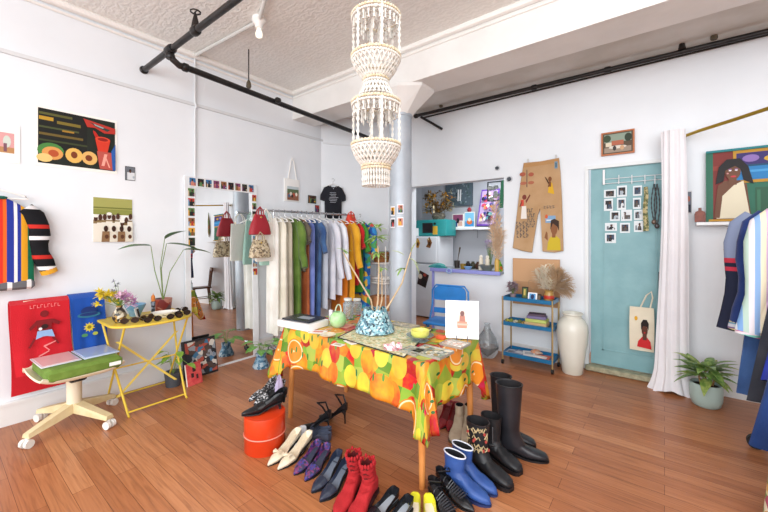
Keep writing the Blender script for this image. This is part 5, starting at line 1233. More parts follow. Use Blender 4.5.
# embroidered biker boots
def emb(o, L, ac):
    rn_ = random.Random(5); b = B(); c2 = B(); c3 = B()
    for k in range(26):
        a = rn_.uniform(-2.2, 1.2); z = rn_.uniform(.13, .27); r = .067
        b.tube([(ac+r*1.05*math.cos(a+j*.14), -abs(r*.94*math.sin(a+j*.14)) if 1 else 0, z+.012*math.sin(j*2+k)) for j in range(4)], .0028, 5)
    for k in range(7): a = rn_.uniform(-2.0, 0.2); c2.ball((ac+.07*math.cos(a), .064*math.sin(a), rn_.uniform(.14, .26)), (.008, .008, .010), 6)
    b.build('gold_embroidery', cu_('b9a57c'), o); c2.build('red_embroidery', cu_('a8423a'), o)
def strapz(o, L, ac):
    B().tube([(ac+.058*math.cos(2*PI*k/14), .052*math.sin(2*PI*k/14), .10) for k in range(14)], .009, 6, closed=True).build('buckle_strap', BLK2, o)
    B().tube([(ac+.05, -.045, .12), (ac+.05, -.047, .22)], .003, 5).build('zip', M('a9abb0', .3, .8), o)
boot('nearer black boot with gold and red embroidered shaft', (470, 464), (503, 484), (BLK2, BL), sh=.29, r0=.05, r1=.064, hh=.035, chunky=1, group='embroidered black boots', deco=emb, L=.29)
boot('farther black boot with zip, half behind the embroidered one', (484, 452), (515, 470), (BLK2, BL), sh=.26, r0=.048, r1=.06, hh=.03, chunky=1, group='embroidered black boots', deco=strapz, L=.27)
# tall black riding boots
boot('nearer tall black leather riding boot', (499, 453), (534, 457), (cu_('1c1c20', r=.3, c2='26262b'), BL), sh=.45, r0=.048, r1=.071, hh=.03, group='tall black boots', L=.29, trim=BL)
boot('farther tall black leather riding boot, behind the nearer one', (492, 436), (526, 443), (cu_('1c1c20', r=.3, c2='26262b'), BL), sh=.43, r0=.048, r1=.062, hh=.03, group='tall black boots', L=.28, trim=cu_('0f0f11'))
# beige boots and red sandals under the table's right end
for k, (h_, t_) in enumerate((((461, 428), (455, 440)), ((470, 428), (464, 441)))):
    boot('%s beige suede ankle boot under the right end of the table' % ('left', 'right')[k], h_, t_, (M('b3a088', .85, c2='a5917a', ns=20), cu_('5a4a3a')), sh=.19, r0=.034, r1=.032, hh=.04, group='beige suede boots', L=.22, cat='boot')
for k, (h_, t_) in enumerate((((449, 415), (441, 427)), ((457, 417), (449, 429)))):
    o = pump('%s dark red strappy sandal under the table' % ('left', 'right')[k], h_, t_, (cu_('7a1a1e'), cu_('5a1a1a'), cu_('6a1418')), .07, group='red strappy sandals', name='sandal', zheel=.0, throat=.7); 
    B().tube([(.012, -.02, .1), (.05, -.035, .14), (.09, 0, .15), (.05, .035, .14), (.012, .02, .1)], .004, 6).build('ankle_strap', cu_('8a1a20'), o)
# shoes behind the left leg
for k, (h_, t_) in enumerate((((331, 432), (310, 429)), ((347, 424), (335, 420)))):
    o = pump(('left', 'right')[k]+' black stiletto heel standing far under the table', h_, t_, (BL, cu_('2a2a2c'), BL), .10, group='black stilettos', name='stiletto_shoe', zheel=0, throat=.6, L=.24, heel_w=.006)
    B().tube([(.02, -.022, .13), (.05, -.036, .19), (.1, 0, .2), (.05, .036, .19), (.02, .022, .13)], .007, 6).build('ankle_strap', BL, o)
for k, (h_, t_) in enumerate((((330, 443), (305, 433)), ((330, 437), (306, 427)))):
    pump(('nearer', 'farther')[k]+' slate blue flat shoe behind the left table leg', h_, t_, (cu_('474e60'), cu_('6a7080'), BL), .012, group='slate blue flats', name='flat_shoe', zheel=0, pointy=.2, flat_=True, throat=.55)
pump('single silver white shoe just behind the left table leg', (303, 437), (299, 452), (cu_('d4d6da', r=.35), cu_('b9bbc0'), cu_('c0c2c6')), .03, name='flat_shoe', zheel=0, L=.235)
# orange bucket and the shoes piled on it
bk_ = at_z(265, 446.5, 0); bkt = thing('orange_drum', 'glossy orange round drum box on the floor, shoes piled on its lid', 'box', (bk_.x, bk_.y, 0))
ORG = M('d9421c', .28, c2='cf3b18', ns=5)
B().lathe([(.001, 0), (.125, 0), (.128, .004), (.128, .105), (.13, .108), (.13, .222), (.128, .23), (.001, .23)], 36).build('drum_body', ORG, bkt)
B().tube([(.131*math.cos(2*PI*k/36), .131*math.sin(2*PI*k/36), .106) for k in range(36)], .004, 6, closed=True).build('seam_band', M('e08a78', .4), bkt)
TW_ = blobs(['1c1c1f', 'b9babd', '2c2d30', '77797d', '19191b'], 110, .6)
bx_, by_ = bk_.x, bk_.y
def bt(px, py, z): return at_z(px, py, z)
def on_drum(label, heel, toe, z, mats, hh, grp=None, name='pump_shoe', tilt=0, L=.26, z2=None, **k):
    h = at_z(heel[0], heel[1], z); t = at_z(toe[0], toe[1], z)
    d = t-h; return pump(label, None, None, mats, hh, loc=(h.x, h.y, z), rot=(tilt, .12*0, math.atan2(d.y, d.x)), L=L, group=grp, name=name, **k)
on_drum('left silver and black tweed heel on top of the orange drum', (279, 388), (243, 405), .275, (TW_, cu_('2a2a2c'), BL), .04, 'tweed heels', tilt=.3)
on_drum('right silver and black tweed heel on top of the orange drum', (283, 391), (247, 409), .255, (TW_, cu_('2a2a2c'), BL), .04, 'tweed heels', tilt=-.2)
on_drum('nearer black leather shoe on the orange drum lid', (283, 408), (243, 416), .232, (BL, cu_('2a2a2e'), BL), .045, 'black shoes on the drum', tilt=.1)
on_drum('farther black leather shoe on the orange drum lid', (286, 401), (250, 413), .236, (BL, cu_('2a2a2e'), BL), .05, 'black shoes on the drum', tilt=-.15)
crumple('lilac_pouch', 'pale lilac fabric pouch behind the tweed heels on the drum', 'pouch', at_z(279, 397, .24), .055, cloth('b9acc6', 'a89ab8'), 3, (.6, .6, 2.6))
# ---------- door wall: trousers, board, cart, vase ----------
def wp(px, py, Y=4.262): return at_Y(px, py, Y)
TAN = cloth('bf9c76', 'b6926a')
ref = wp(540, 205); pt = thing('painted_trousers', 'tan trousers covered in painted figures and writing, pinned to the wall left of the door', 'trousers', ref)
ol = [(524, 163), (541, 161.5), (559, 158), (560.5, 172), (562, 200), (563.5, 251), (555, 252.5), (543, 251.5), (541.5, 225), (540.5, 208), (538, 215), (532, 252.5), (523, 251), (513, 248), (517, 215), (520.5, 185), (522.5, 172)]
P3 = [wp(x, y)-ref for x, y in ol]; mt = frame_mat((0, 0, 0), (1, 0, 0), (0, 0, 1), (0, -1, 0))
B().loft([[(q.x, q.z, -.004) for q in P3], [(q.x, q.z, .012) for q in P3], [(q.x*.97, q.z*.985, .018) for q in P3]], mt=mt).build('trouser_body', TAN, pt, smooth=False)
def dec(px0, py0, px1, py1, shapes, parent, refp, yoff=-.0215, name='print'):
    a = wp(px0, py1)-refp; c = wp(px1, py1)-refp; d_ = wp(px0, py0)-refp
    return decal(parent, name, (a.x, yoff, a.z), (c.x-a.x, 0, 0), (0, 0, d_.z-a.z), shapes)
B().loft([[(wp(x, y)-ref).x and ((wp(x, y)-ref).x, (wp(x, y)-ref).z, z) for x, y in ((524.3, 164), (559, 159), (559.3, 163), (524, 168))] for z in (.019, .021)], mt=mt).build('waistband', cloth('b58a5c'), pt, smooth=False)
K = '3a4a55'
dec(519, 170, 536, 190, [('a85a44', ell(.25, .75, .18, .1)), ('a85a44', ell(.75, .7, .16, .1)), ('6a5a54', rect(.48, .1, .53, .95)), ('b06a50', ell(.3, .3, .2, .08)), ('b06a50', ell(.75, .3, .18, .08))], pt, ref)
dec(519, 194, 531, 219, [('7a3a30', ell(.5, .85, .18, .1)), ('c94a3a', rect(.2, .5, .45, .75)), ('e6e0d8', [(.2, 0), (.7, 0), (.65, .5), (.3, .5)]), ('7a3a30', [(.6, .7), (.95, .95), (1, .9), (.65, .6)]), ('7a3a30', [(.1, .5), (.25, .7), (.3, .65), (.15, .45)])], pt, ref)
rn = random.Random(11); sh = []
for r_ in range(6):
    for c_2 in range(4):
        x, y = .02+c_2*.25+rn.uniform(0, .04), .02+r_*.17
        sh.append((K, rect(x, y, x+.05, y+.12))); sh.append((K, rect(x, y+(.1 if (r_+c_2) % 2 else 0), x+.16, y+.03+(.1 if (r_+c_2) % 2 else 0))))
dec(517, 222, 530, 238, sh, pt, ref, name='letters'); dec(528, 199, 536, 228, sh[:30], pt, ref, name='letters')
dec(545, 176, 556, 195, [('7a4a2a', ell(.5, .8, .16, .13)), ('d6a82a', [(.3, .1), (.9, 0), (.7, .6), (.45, .65)]), ('4a3020', [(.0, .95), (.15, .9), (.5, .55), (.4, .5)]), ('7a4a2a', [(.3, .4), (.45, .7), (.6, .65), (.6, .4)])], pt, ref)
dec(544, 203, 556, 209, sh[:24], pt, ref, name='letters'); dec(546, 216, 556, 223, [('7fa3c4', rect(0, 0, 1, 1)), ('e6e6e6', rect(.1, .3, .9, .45)), ('d0603a', ell(.1, .9, .15, .3))], pt, ref)
dec(545, 219, 562, 250, [('c9b02e', [(.15, 0), (.95, 0), (.92, .35), (.7, .45), (.35, .42), (.2, .25)]), ('8a5a3a', rect(.45, .4, .65, .55)), ('8a5a3a', ell(.57, .68, .2, .2)), ('3a2a22', [(.35, .65), (.38, .95), (.6, 1), (.85, .92), (.85, .6), (.75, .75), (.5, .85)]), ('8a5a3a', [(.0, .4), (.1, .6), (.18, .55), (.2, .3)])], pt, ref)
dec(554, 162, 559, 169, [('6f8fa3', rect(.2, 0, .8, 1)), ('3a4a55', rect(.4, .2, .6, .8))], pt, ref)
for k, (px, py) in enumerate(((528, 161), (556, 157))): B().box((0, 0, 0), (.02, .02, .05), bv=.004).build('clip', M('c9c9c9', .3), loc=wp(px, py), label='%s clip holding the tan trousers on the wall' % ('left', 'right')[k], cat='clip')
for k, (px, py, r, lb) in enumerate(((497, 168, .022, 'small dark round sensor on the wall just above the kitchen opening'), (509, 179, .026, 'dark round wall sensor beside the upper right corner of the kitchen opening'))):
    o = thing('wall_sensor', lb, 'sensor', wp(px, py, 4.265)); B().tube([(0, .018, 0), (0, 0, 0), (0, -.02, 0)], [r*.7, r, r*.7], 14).build('sensor_body', M('4a4e54', .3, .5), o); B().tube([(0, .016, 0), (0, .018, 0)], r*1.5, 16).build('plate', M('c9ccd0', .4), o)
# brown paper board on the wall above the cart
O, U, V = on_back(513, 258, 560, 303, 4.25)
bd = flat('cardboard_panel', O, U, V, [('b58a64', rect(.02, .02, .98, .5)), ('c79c74', rect(.02, .5, .98, .98))], 'c0946c', th=.008, label='plain tan cardboard panel leaning on the wall behind the cart', cat='board')
# bar cart
c0_ = at_z(502, 364, 0); c1_ = at_z(551, 376, 0)
cart = thing('bar_cart', 'three-tier bar cart with blue trays and gold posts beside the door', 'cart', ((c0_.x+c1_.x)/2, 4.02, 0))
cw = (c1_.x-c0_.x)/2; cd_ = .135
BLT = M('1d6f9e', .3, c2='1a6692'); GO = M('b39a6a', .35, .6)
for a_ in (-1, 1):
    for c_2 in (-1, 1):
        B().tube([(a_*cw, c_2*cd_, .05), (a_*cw, c_2*cd_, .735)], .009, 10).build('post', GO, cart)
        w = B().tube([(a_*cw-.01, c_2*cd_, .024), (a_*cw+.01, c_2*cd_, .024)], .024, 14); w.tube([(a_*cw, c_2*cd_, .03), (a_*cw, c_2*cd_, .055)], .006, 6); w.build('caster', M('1d1c1c', .4), cart)
for z in (.10, .43, .70):
    b = B().box((0, 0, z), (cw*2-.012, cd_*2-.012, .008))
    for s in (-1, 1):
        b.box((0, s*(cd_-.0), z+.014), (cw*2+.02, .008, .04)); b.box((s*(cw), 0, z+.014), (.008, cd_*2, .04))
    b.build('tray', BLT, cart, smooth=False)
cl_ = Vector(cart.location)
def oncart(px, z, dy=0): a = at_Y(px, 300, cl_.y+dy); return Vector((a.x, cl_.y+dy, z))
z1c, z2c, z3c = .706, .436, .106
pam = thing('pampas_vase', 'decorated glass vase of feathery pampas grass on top of the cart', 'vase', oncart(549, z1c, .01))
B().lathe([(.001, 0), (.04, 0), (.05, .02), (.05, .07), (.04, .1), (.044, .115), (.038, .115), (.034, .1), (.044, .07), (.044, .02), (.001, .01)], 22).build('vase_body', M('c9a35a', .2, trans=.2, c2='b58a4a', ns=20), pam)
B().lathe([(.0515, .03), (.0525, .05), (.0515, .065)], 22).build('red_band', M('c0392b', .3), pam)
st = B()
for k, (dx, dy, dz, r, n_, col, fl) in enumerate(((-.13, -.02, .30, .028, 90, 'cfc3ad', .05), (-.08, .0, .33, .03, 100, 'd6cbb5', .05), (-.03, -.03, .36, .028, 90, 'e8dfcb', .05), (.02, .0, .37, .026, 80, 'e0d2b9', .05), (.07, -.02, .33, .05, 120, 'c2a27c', .08), (.12, .0, .28, .06, 150, 'b8956e', .09), (.16, -.03, .20, .06, 150, 'b89873', .09), (.03, -.05, .22, .03, 60, 'e8dcc2', .05), (.17, 0, .13, .045, 90, 'c4a684', .08))):
    pb = B(); plume(pb, (dx*.35, dy*.4, .12), (dx, dy, dz), r, 50+k, n_, fl); pb.build('plume', M(col, .9, c2=col, sheen=.2), pam)
    st.tube([(0, 0, .03), (dx*.4, dy*.4, .13), (dx*.8, dy*.8, dz*.8)], .002, 5)
st.build('stem', M('b59c74', .8), pam)
pd = thing('dried_hydrangea', 'dusty mauve dried flower head in a pot at the left end of the cart top', 'dried flowers', oncart(513, z1c, 0))
B().lathe([(.001, 0), (.025, 0), (.035, .05), (.028, .05), (.001, .04)], 14).build('pot', M('8a7a80', .5), pd)
flowers(pd, 0, 0, .11, 34, ['9a8590', 'b09aa0', '7f6b74'], .055, name='flower_head', size=.035, stem_from=(0, 0, .04))
def cartframe(px0, px1, h, label, shapes, base, dy=-.05):
    a = oncart(px0, z1c, dy); c = oncart(px1, z1c, dy); o = flat('framed_photo', a, Vector((c.x-a.x, 0, 0)), Vector((0, .02, h)), shapes, base, th=.012, label=label, cat='picture frame'); return o
cartframe(522, 528, .13, 'dark tall photo frame on the cart beside the mauve flowers', [('5a6a3a', rect(.15, .1, .85, .9)), ('c9b060', rect(.3, .3, .6, .8))], '2a2a26', .0)
cartframe(528, 537, .085, 'small white frame with a blue figure on the cart top', [('5a9ad0', rect(.15, .12, .85, .88)), ('1f2f5a', ell(.5, .5, .2, .3))], 'eef0f2', -.08)
cartframe(537, 541, .07, 'small dark frame right of the white one on the cart top', [('6a5a4a', rect(.2, .15, .8, .85))], '1f1d1c', -.06)
o = thing('wire_heart', 'thin wire heart ornament standing on the cart behind the frames', 'ornament', oncart(533, z1c, .05))
B().tube([(.045*math.sin(t)**3*1.1, 0, .16+.05*(math.cos(t)-.35*math.cos(2*t)-.15*math.cos(3*t))) for t in [2*PI*k/28 for k in range(28)]], .0025, 6, closed=True).tube([(0, 0, 0), (0, 0, .1)], .0025, 6).build('wire', M('a88a6a', .4, .5), o)
B().box((0, 0, 0), (.12, .07, .01), bv=.003).build('pink_notebook', M('d9686a', .5), loc=oncart(533, z1c+.006, -.09), label='thin pink notebook on the front edge of the cart top', cat='notebook')
B().box((0, 0, 0), (.14, .1, .006), bv=.002).build('paper_stack', M('c9b9a0', .7), loc=oncart(519, z1c+.004, -.06), label='kraft papers at the left of the cart top', cat='paper')
# middle tray
rn = random.Random(4)
for k in range(5):
    q = oncart(507+4.2*k, z2c, -.03+.03*(k % 2)); c = ['d6d05a', 'a9b84a', 'e8e4c9', '6f7a3a', 'c9a24a'][k]
    crumple('small_trinket', 'one of five small yellow green trinkets on the middle cart tray', 'trinket', q, .032, M(c, .5, c2='5a5a3a', ns=60), k, (1, 1, 1.1)); bpy.data.objects[-1]['group'] = 'trinkets on the middle cart tray' if 0 else ''
for o in [x for x in bpy.data.objects if x.name.startswith('small_trinket')]: o['group'] = 'trinkets on the middle cart tray'
q = oncart(537, z2c, 0)
for k, (c, w, d_, h, dz, lb) in enumerate((('c9a87a', .22, .15, .04, 0, 'tan egg-carton box, lowest of the stack on the middle cart tray'), ('b9c46a', .21, .15, .035, .041, 'yellow green cloth bundle, second in the stack on the middle cart tray'), ('7a7096', .19, .13, .03, .077, 'mauve grey book, second from top of the stack on the middle cart tray'), ('5a4a5a', .17, .12, .02, .108, 'dark plum book topping the stack on the middle cart tray'))):
    B().box((0, 0, h/2), (w, d_, h), bv=.006).build(['egg_carton', 'cloth_bundle', 'grey_book', 'plum_book'][k], M(c, .6, c2=c, bs=.3 if k < 2 else 0, bsc=40), loc=q+Vector((0, 0, dz+.001)), rz=.05*k, label=lb, cat=['box', 'cloth', 'book', 'book'][k])
# bottom tray
for k, (px, c, w, a_, dz, lb) in enumerate(((514, 'b9bcc4', .17, .1, 0, 'grey printed magazine at the left of the bottom cart tray'), (520, '6f7a96', .13, -.2, .008, 'blue grey leaflet on the grey magazine in the bottom tray'), (529, 'e6e4e2', .12, .3, .0165, 'white leaflet in the middle of the bottom cart tray'), (540, 'd9603a', .19, .05, 0, 'orange red magazine at the right of the bottom cart tray'), (539, 'ece6e2', .1, -.1, .008, 'white card lying on the orange magazine'))):
    B().box((0, 0, .004), (w, .17 if k != 4 else .05, .007)).box((0, 0, .0078), (w*.7, .08 if k != 4 else .03, .0005), mi=1).build('magazine', [M(c, .4), M(['5a5f70', 'c9c9d2', 'b0b0b8', 'f0e6e0', 'd9d0cc'][k], .4)], loc=oncart(px, z3c+.001+dz, -.02), rz=a_, smooth=False, label=lb, cat='magazine')
crumple('orange_bowl', 'small orange dish holding trinkets on the bottom cart tray', 'dish', oncart(536, z3c+.018, .06), .06, M('d98a5a', .5, c2='b9a090', ns=30), 7, (1, .8, .6))
# tall white floor vase
q = at_z(573, 371.5, 0)
simple('floor_vase', 'tall cream ceramic floor vase between the cart and the door', 'vase', (q.x, 4.06, 0), [(.001, 0), (.088, 0), (.095, .01), (.112, .15), (.135, .30), (.145, .42), (.14, .49), (.115, .54), (.085, .565), (.085, .585), (.10, .60), (.098, .61), (.085, .605), (.075, .57), (.12, .5), (.001, .3)], M('dcdace', .2, c2='d6d4c6', ns=3), n=40)

# ---------- door: rack, photos, belts, tote ----------
DY = 4.30
rk2 = thing('door_rack', 'white wire over-the-door rack hung on the top of the teal door', 'rack', wp(604, 178, DY))
rl = Vector(rk2.location); WR = M('e9eaec', .4)
for px in (604, 619, 632, 645, 655):
    a, c = wp(px, 170 if px == 604 else 175, DY)-rl, wp(px, 185 if px == 604 else 183, DY)-rl
    if px in (604,): B().box(((a.x), -.012, (a.z+c.z)/2), (.02, .008, a.z-c.z), bv=.002).build('hook_plate', WR, rk2, smooth=False)
    else: B().tube([(a.x, -.012, a.z), (a.x, -.012, c.z), (a.x, -.035, c.z-.01), (a.x, -.04, c.z+.02)], .004, 6).build('hook', WR, rk2)
for py in (178, 182.5):
    a, c = wp(604, py+1.5, DY)-rl, wp(662, py-3.5, DY)-rl; B().tube([(a.x, -.012, a.z), (c.x, -.012, a.z)], .003, 6).build('wire', WR, rk2)
grid = [(604, 190, 616, 198), (617, 186, 627, 197), (633, 186, 642, 196), (604, 199, 613, 211), (617, 198, 626, 210), (633, 198, 641, 209), (610, 211, 620, 221), (621, 210, 632, 221), (634, 210, 643, 220), (605, 223, 617, 231), (620, 223, 630, 233), (634, 221, 643, 232), (605, 233, 616, 243)]
rows_ = [('top', 3), ('second', 3), ('third', 3), ('fourth', 3), ('lowest', 1)]; k = 0
for rname, cnt in rows_:
    for j in range(cnt):
        x0, y0, x1, y1 = grid[k]; O, U, V = on_back(x0, y0, x1, y1, 4.3035)
        flat('photo_print', O, U, V, snap(200+k, .16, True), 'dfe6e9', th=.002, label='photo print on the teal door, %s row%s' % (rname, '' if cnt == 1 else ', '+['left', 'middle', 'right'][j]), cat='photo', group='photos on the teal door'); k += 1
for nm, lb, px, y0, y1, mt_, w in (('scarf', 'narrow olive patterned scarf hanging from the door rack', 645.5, 187, 231, blobs(['8a8a5a', 'b9ae84', '5f6444', 'c9b98c'], 60), .04),):
    a, c = wp(px, y0, DY-.03), wp(px, y1, DY-.03); o = thing(nm, lb, 'scarf', a)
    B().grid(lambda u, v: ((u-.5)*w*(.7+.3*v)+.004*math.sin(v*9), .008*math.sin(u*6)-.008, (c.z-a.z)*v), 5, 16, .006).build('cloth', mt_, o)
for k, (px, y1) in enumerate(((654, 222), (657, 226))):
    a = wp(px, 184, DY-.03); c = wp(px, y1, DY-.03); o = thing('beaded_necklace', ['dark beaded necklace hanging nearest the middle of the door rack', 'dark beaded necklace with pendant hanging at the right end of the door rack'][k], 'necklace', a)
    ln = a.z-c.z; pts = [(.02*math.sin(PI*t)*(1 if t else 1), -.006, -ln*t) for t in [j/16 for j in range(17)]]; pts += [(-.02*math.sin(PI*t), -.006, -ln*t) for t in [1-j/16 for j in range(1, 17)]]
    B().tube(pts, [.003 if j % 2 else .006 for j in range(len(pts))], 6).build('beads', M('3a3538', .4), o)
    B().ball((0, -.01, -ln), (.02, .01, .025), 8).build('pendant', M('4f4a4c' if k else '6a5a50', .3, .4), o)
ref2 = wp(630, 348, 4.262); tt = thing('tote_bag', 'cream tote bag painted with a woman in red hanging on the door handle', 'bag', ref2)
a, c, d_ = wp(630, 348, 4.262)-ref2, wp(654, 350, 4.262)-ref2, wp(632, 306, 4.262)-ref2
w2, h2 = c.x-a.x, d_.z-a.z
B().grid(lambda u, v: (w2*u, -.012-.012*math.sin(PI*u)*math.sin(PI*v), h2*v), 8, 8, -.02).build('bag_body', cloth('e6dcc6', 'ddd2ba'), tt)
B().tube([(w2*.45, -.014, h2), (w2*.7, -.03, h2+.12), (w2*.9, -.045, h2+.16), (w2*.95, -.03, h2+.1), (w2*.85, -.014, h2)], .007, 6).build('strap', cloth('e0d6c0'), tt)
decal(tt, 'portrait_print', (w2*.1, -.0475, h2*.05), (w2*.85, 0, 0), (0, 0, h2*.85), [('c4252a', [(.25, .05), (.95, .02), (.9, .22), (.7, .35), (.5, .33), (.3, .2)]), ('5a3426', rect(.52, .25, .72, .42)), ('5a3426', ell(.62, .52, .15, .17)), ('1f1715', [(.45, .52), (.44, .7), (.55, .8), (.72, .8), (.82, .7), (.8, .52), (.74, .62), (.55, .63)]), ('d9a42a', ell(.2, .82, .08, .06)), ('c4252a', ell(.62, .45, .04, .02))])
# small picture above the door, small photo and outlet right of the curtain
O, U, V = on_back(603, 135, 633, 155, 4.27)
sh = [('5a4a3a', rect(0, 0, 1, 1)), ('8a9a8a', rect(.05, .55, .95, .95)), ('b0644a', rect(.3, .4, .7, .62)), ('d9cdb5', rect(.1, .35, .3, .55)), ('3a4a34', ell(.15, .75, .13, .18)), ('2f3a2a', ell(.85, .72, .12, .2)), ('9a8a7a', rect(.05, .05, .95, .3)), ('d9d0c4', ell(.5, .3, .3, .08)), ('3a3230', ell(.4, .25, .06, .12)), ('c9a07a', ell(.65, .25, .07, .12))]
flat('small_picture', O, U, V, sh, '4a3a2c', th=.012, label='small landscape picture in an orange wood frame above the teal door', cat='picture', frame=(.014, .02, 'b5693a'))
O, U, V = on_back(685, 191, 692, 214, 4.277); flat('small_photo', O, U, V, [('6a6f7a', rect(.08, .05, .92, .95)), ('a05a4a', ell(.5, .65, .25, .12)), ('2a2a3a', rect(.2, .08, .8, .4))], 'd4d4d6', label='narrow portrait photo on the wall right of the white curtain', cat='photo')

# ---------- curtain and rod ----------
cp = wp(673, 260, 4.10); cu2 = thing('curtain', 'long white gathered curtain hanging at the right side of the teal door', 'curtain', (cp.x, 4.10, 0))
rings = []; n = 72; ztop = wp(673, 132, 4.1).z
for i in range(41):
    t = i/40; z = ztop*(1-t)+.012
    base = .078+.036*t**1.5+(.045*max(0, (t-.9)/.1)**2)
    rings.append([((base*(1+.09*math.sin(10*a+1.5*math.sin(t*3))+.05*math.sin(23*a+t*2)))*math.cos(a)+.01*math.sin(t*5), (base*.62*(1+.14*math.sin(10*a+1.5*math.sin(t*3)+1)))*math.sin(a), z+.02*math.sin(3*a)*(t > .97)) for a in [2*PI*k/n for k in range(n)]])
B().loft(rings).build('curtain_body', M('e9e7ea', .85, c2='e4e2e6', ns=5, bs=.15, bsc=60, spec=.2), cu2)
r_a = wp(681, 137, 4.24)
r_pts = [r_a, at_v(700, 130.5, 2.95), at_v(730, 120, 2.45), at_v(770, 107, 2.0), at_v(850, 88, 1.6)]
zr = r_a.z; r_pts = [at_z(px, py, zr) for px, py in ((681, 137.5), (700, 130.5), (730, 121), (768, 108.5), (830, 86))]; r_pts[0] = Vector((r_pts[0].x, 4.26, zr)) if abs(r_pts[0].y-4.26) < .3 else r_pts[0]
r_pts = [Vector((q_.x, q_.y, zr)) for q_ in r_pts]
ro = thing('curtain_rod', 'curved brass curtain rod running from the wall above the curtain to the right', 'curtain rod', r_pts[0])
sm_ = []
for i in range(len(r_pts)-1):
    for k in range(5): sm_.append(r_pts[i].lerp(r_pts[i+1], k/5)-r_pts[0])
sm_.append(r_pts[-1]-r_pts[0])
B().tube(sm_, .014, 10).build('rod', M('b08f2e', .3, .7), ro); B().tube([sm_[0], (sm_[1]-sm_[0]).normalized()*.02], .024, 12).build('end_cap', M('c9b27a', .3, .6), ro)

# ---------- shelf with painting and wooden paddle ----------
a, c = wp(696, 224, 4.2), wp(768, 221, 4.2)
ws = thing('wall_shelf', 'narrow white wall shelf below the portrait painting', 'shelf', ((a.x+a.x+.85)/2, 4.21, a.z))
B().box((0, 0, 0), (.85, .13, .028), bv=.003).build('board', M('eceef0', .4), ws)
zsh = a.z+.016
O = wp(706, 222, 4.225); O.z = zsh; tz_ = wp(706, 152, 4.225).z; x1_ = O.x+.62
sh = [('7a2f2a', rect(.03, .03, .35, .97)), ('8f3a30', rect(.03, .72, .35, .78)), ('2f6a55', rect(.03, .03, .09, .97)), ('2f5a44', rect(.6, .03, .97, .45)), ('3a7055', rect(.62, .06, .66, .42)), ('3a7055', rect(.75, .06, .79, .42)), ('7a2f2a', rect(.6, .55, .97, .7)),
      ('b9892f', rect(.34, .52, .99, .97)), ('3a2f6a', rect(.38, .76, .99, .93)), ('8a6fb0', ell(.55, .85, .1, .05)), ('c9a23a', ell(.8, .83, .1, .04)), ('2a7ab5', rect(.38, .56, .99, .75)), ('4a9ad0', rect(.38, .66, .99, .69)), ('1f4a6a', rect(.38, .74, .99, .765)),
      ('6b4633', [(.1, .05), (.14, .45), (.22, .56), (.42, .56), (.5, .5), (.52, .3), (.55, .05)]), ('dcd3b9', [(.13, .04), (.14, .34), (.18, .33), (.35, .5), (.46, .55), (.5, .3), (.54, .04)]), ('6b4633', [(.1, .05), (.15, .5), (.22, .55), (.2, .3), (.17, .05)]), ('6b4633', rect(.28, .5, .38, .62)),
      ('1d1a1c', [(.12, .52), (.16, .76), (.26, .86), (.42, .86), (.52, .74), (.58, .5), (.46, .56), (.43, .7), (.24, .7), (.22, .56)]), ('6b4633', ell(.335, .68, .095, .11)), ('1d1a1c', [(.23, .7), (.25, .8), (.34, .82), (.43, .8), (.44, .7), (.36, .76)]), ('c23a44', ell(.34, .615, .035, .013)), ('e6e6ea', ell(.30, .7, .018, .01)), ('e6e6ea', ell(.375, .7, .018, .01)), ('8a5a8a', ell(.30, .715, .022, .008)), ('8a5a8a', ell(.375, .715, .022, .008)), ('c98a8a', ell(.27, .66, .015, .01)),
      ('b9892f', rect(.03, .0, 1, .03)), ('2a7f86', rect(0, .97, 1, 1))]
sh = [(c_2, [(x*.9 if x < .99 else x, y) for x, y in pl]) for c_2, pl in sh]
flat('portrait_painting', O, Vector((.56, 0, 0)), Vector((0, .03, tz_-zsh)), sh, '2f6a55', th=.02, label='painting of a long-haired woman in a cream top on the white wall shelf', cat='painting', step=.0008)
o = thing('wooden_paddle', 'small reddish wooden bottle-shaped board on the shelf left of the painting', 'board', wp(700, 223, 4.2)); o.location.z = zsh
B().loft([[(x, y, z) for x, y in ((-.035, 0), (.035, 0), (.037, .07), (.03, .09), (.011, .10), (.01, .125), (-.01, .125), (-.011, .10), (-.03, .09), (-.037, .07))] for z in (0, .015)], mt=frame_mat((0, 0, 0), (1, 0, 0), (0, .1, .995), (0, -.995, .1))).build('board_body', M('8a4a3a', .5, c2='6f3a2e', ns=20), o, smooth=False)

# ---------- plant by the curtain ----------
q = at_z(706, 405.5, 0); pt2 = thing('potted_plant', 'leafy green plant in a pale grey-green round pot beside the curtain', 'plant', (q.x, q.y, 0))
PX = at_z(720, 405, 0); pr_r = .105
B().lathe([(.001, 0), (.075, 0), (.09, .012), (.104, .06), (.107, .12), (.105, .17), (.10, .185), (.092, .185), (.098, .16), (.001, .155)], 36).build('pot', M('a9bdb6', .35), pt2)
B().lathe([(.001, .162), (.094, .16), (.001, .158)], 24).build('soil', M('3a2c22', .9, bs=.6, bsc=60), pt2)
for k, (x, y) in enumerate(((-.03, .01), (.02, -.02), (.04, .03), (0, .03))): B().tube([(x, y, .16), (x*1.4, y*1.3, .22), (x*1.2, y*1.1, .27)], [.008, .006, .005], 8).build('cane', M('b08a5a', .6, c2='8f6a40', ns=40), pt2)
rn = random.Random(21); b = B(); b2 = B()
for k in range(46):
    a = k*2.4; zz_ = .22+rn.uniform(0, .12); el = rn.uniform(-.1, 1.1); d_ = Vector((math.cos(a), math.sin(a), el)); leaf(b if k % 3 else b2, (.03*math.cos(a), .03*math.sin(a), zz_), d_, rn.uniform(.14, .21), .062, rn.uniform(.4, 1.0), seg=7)
b.build('leaf', M('557f3a', .4, c2='8aa55a', ns=40), pt2); b2.build('young_leaf', M('a3b060', .4, c2='6f8f42', ns=30), pt2)

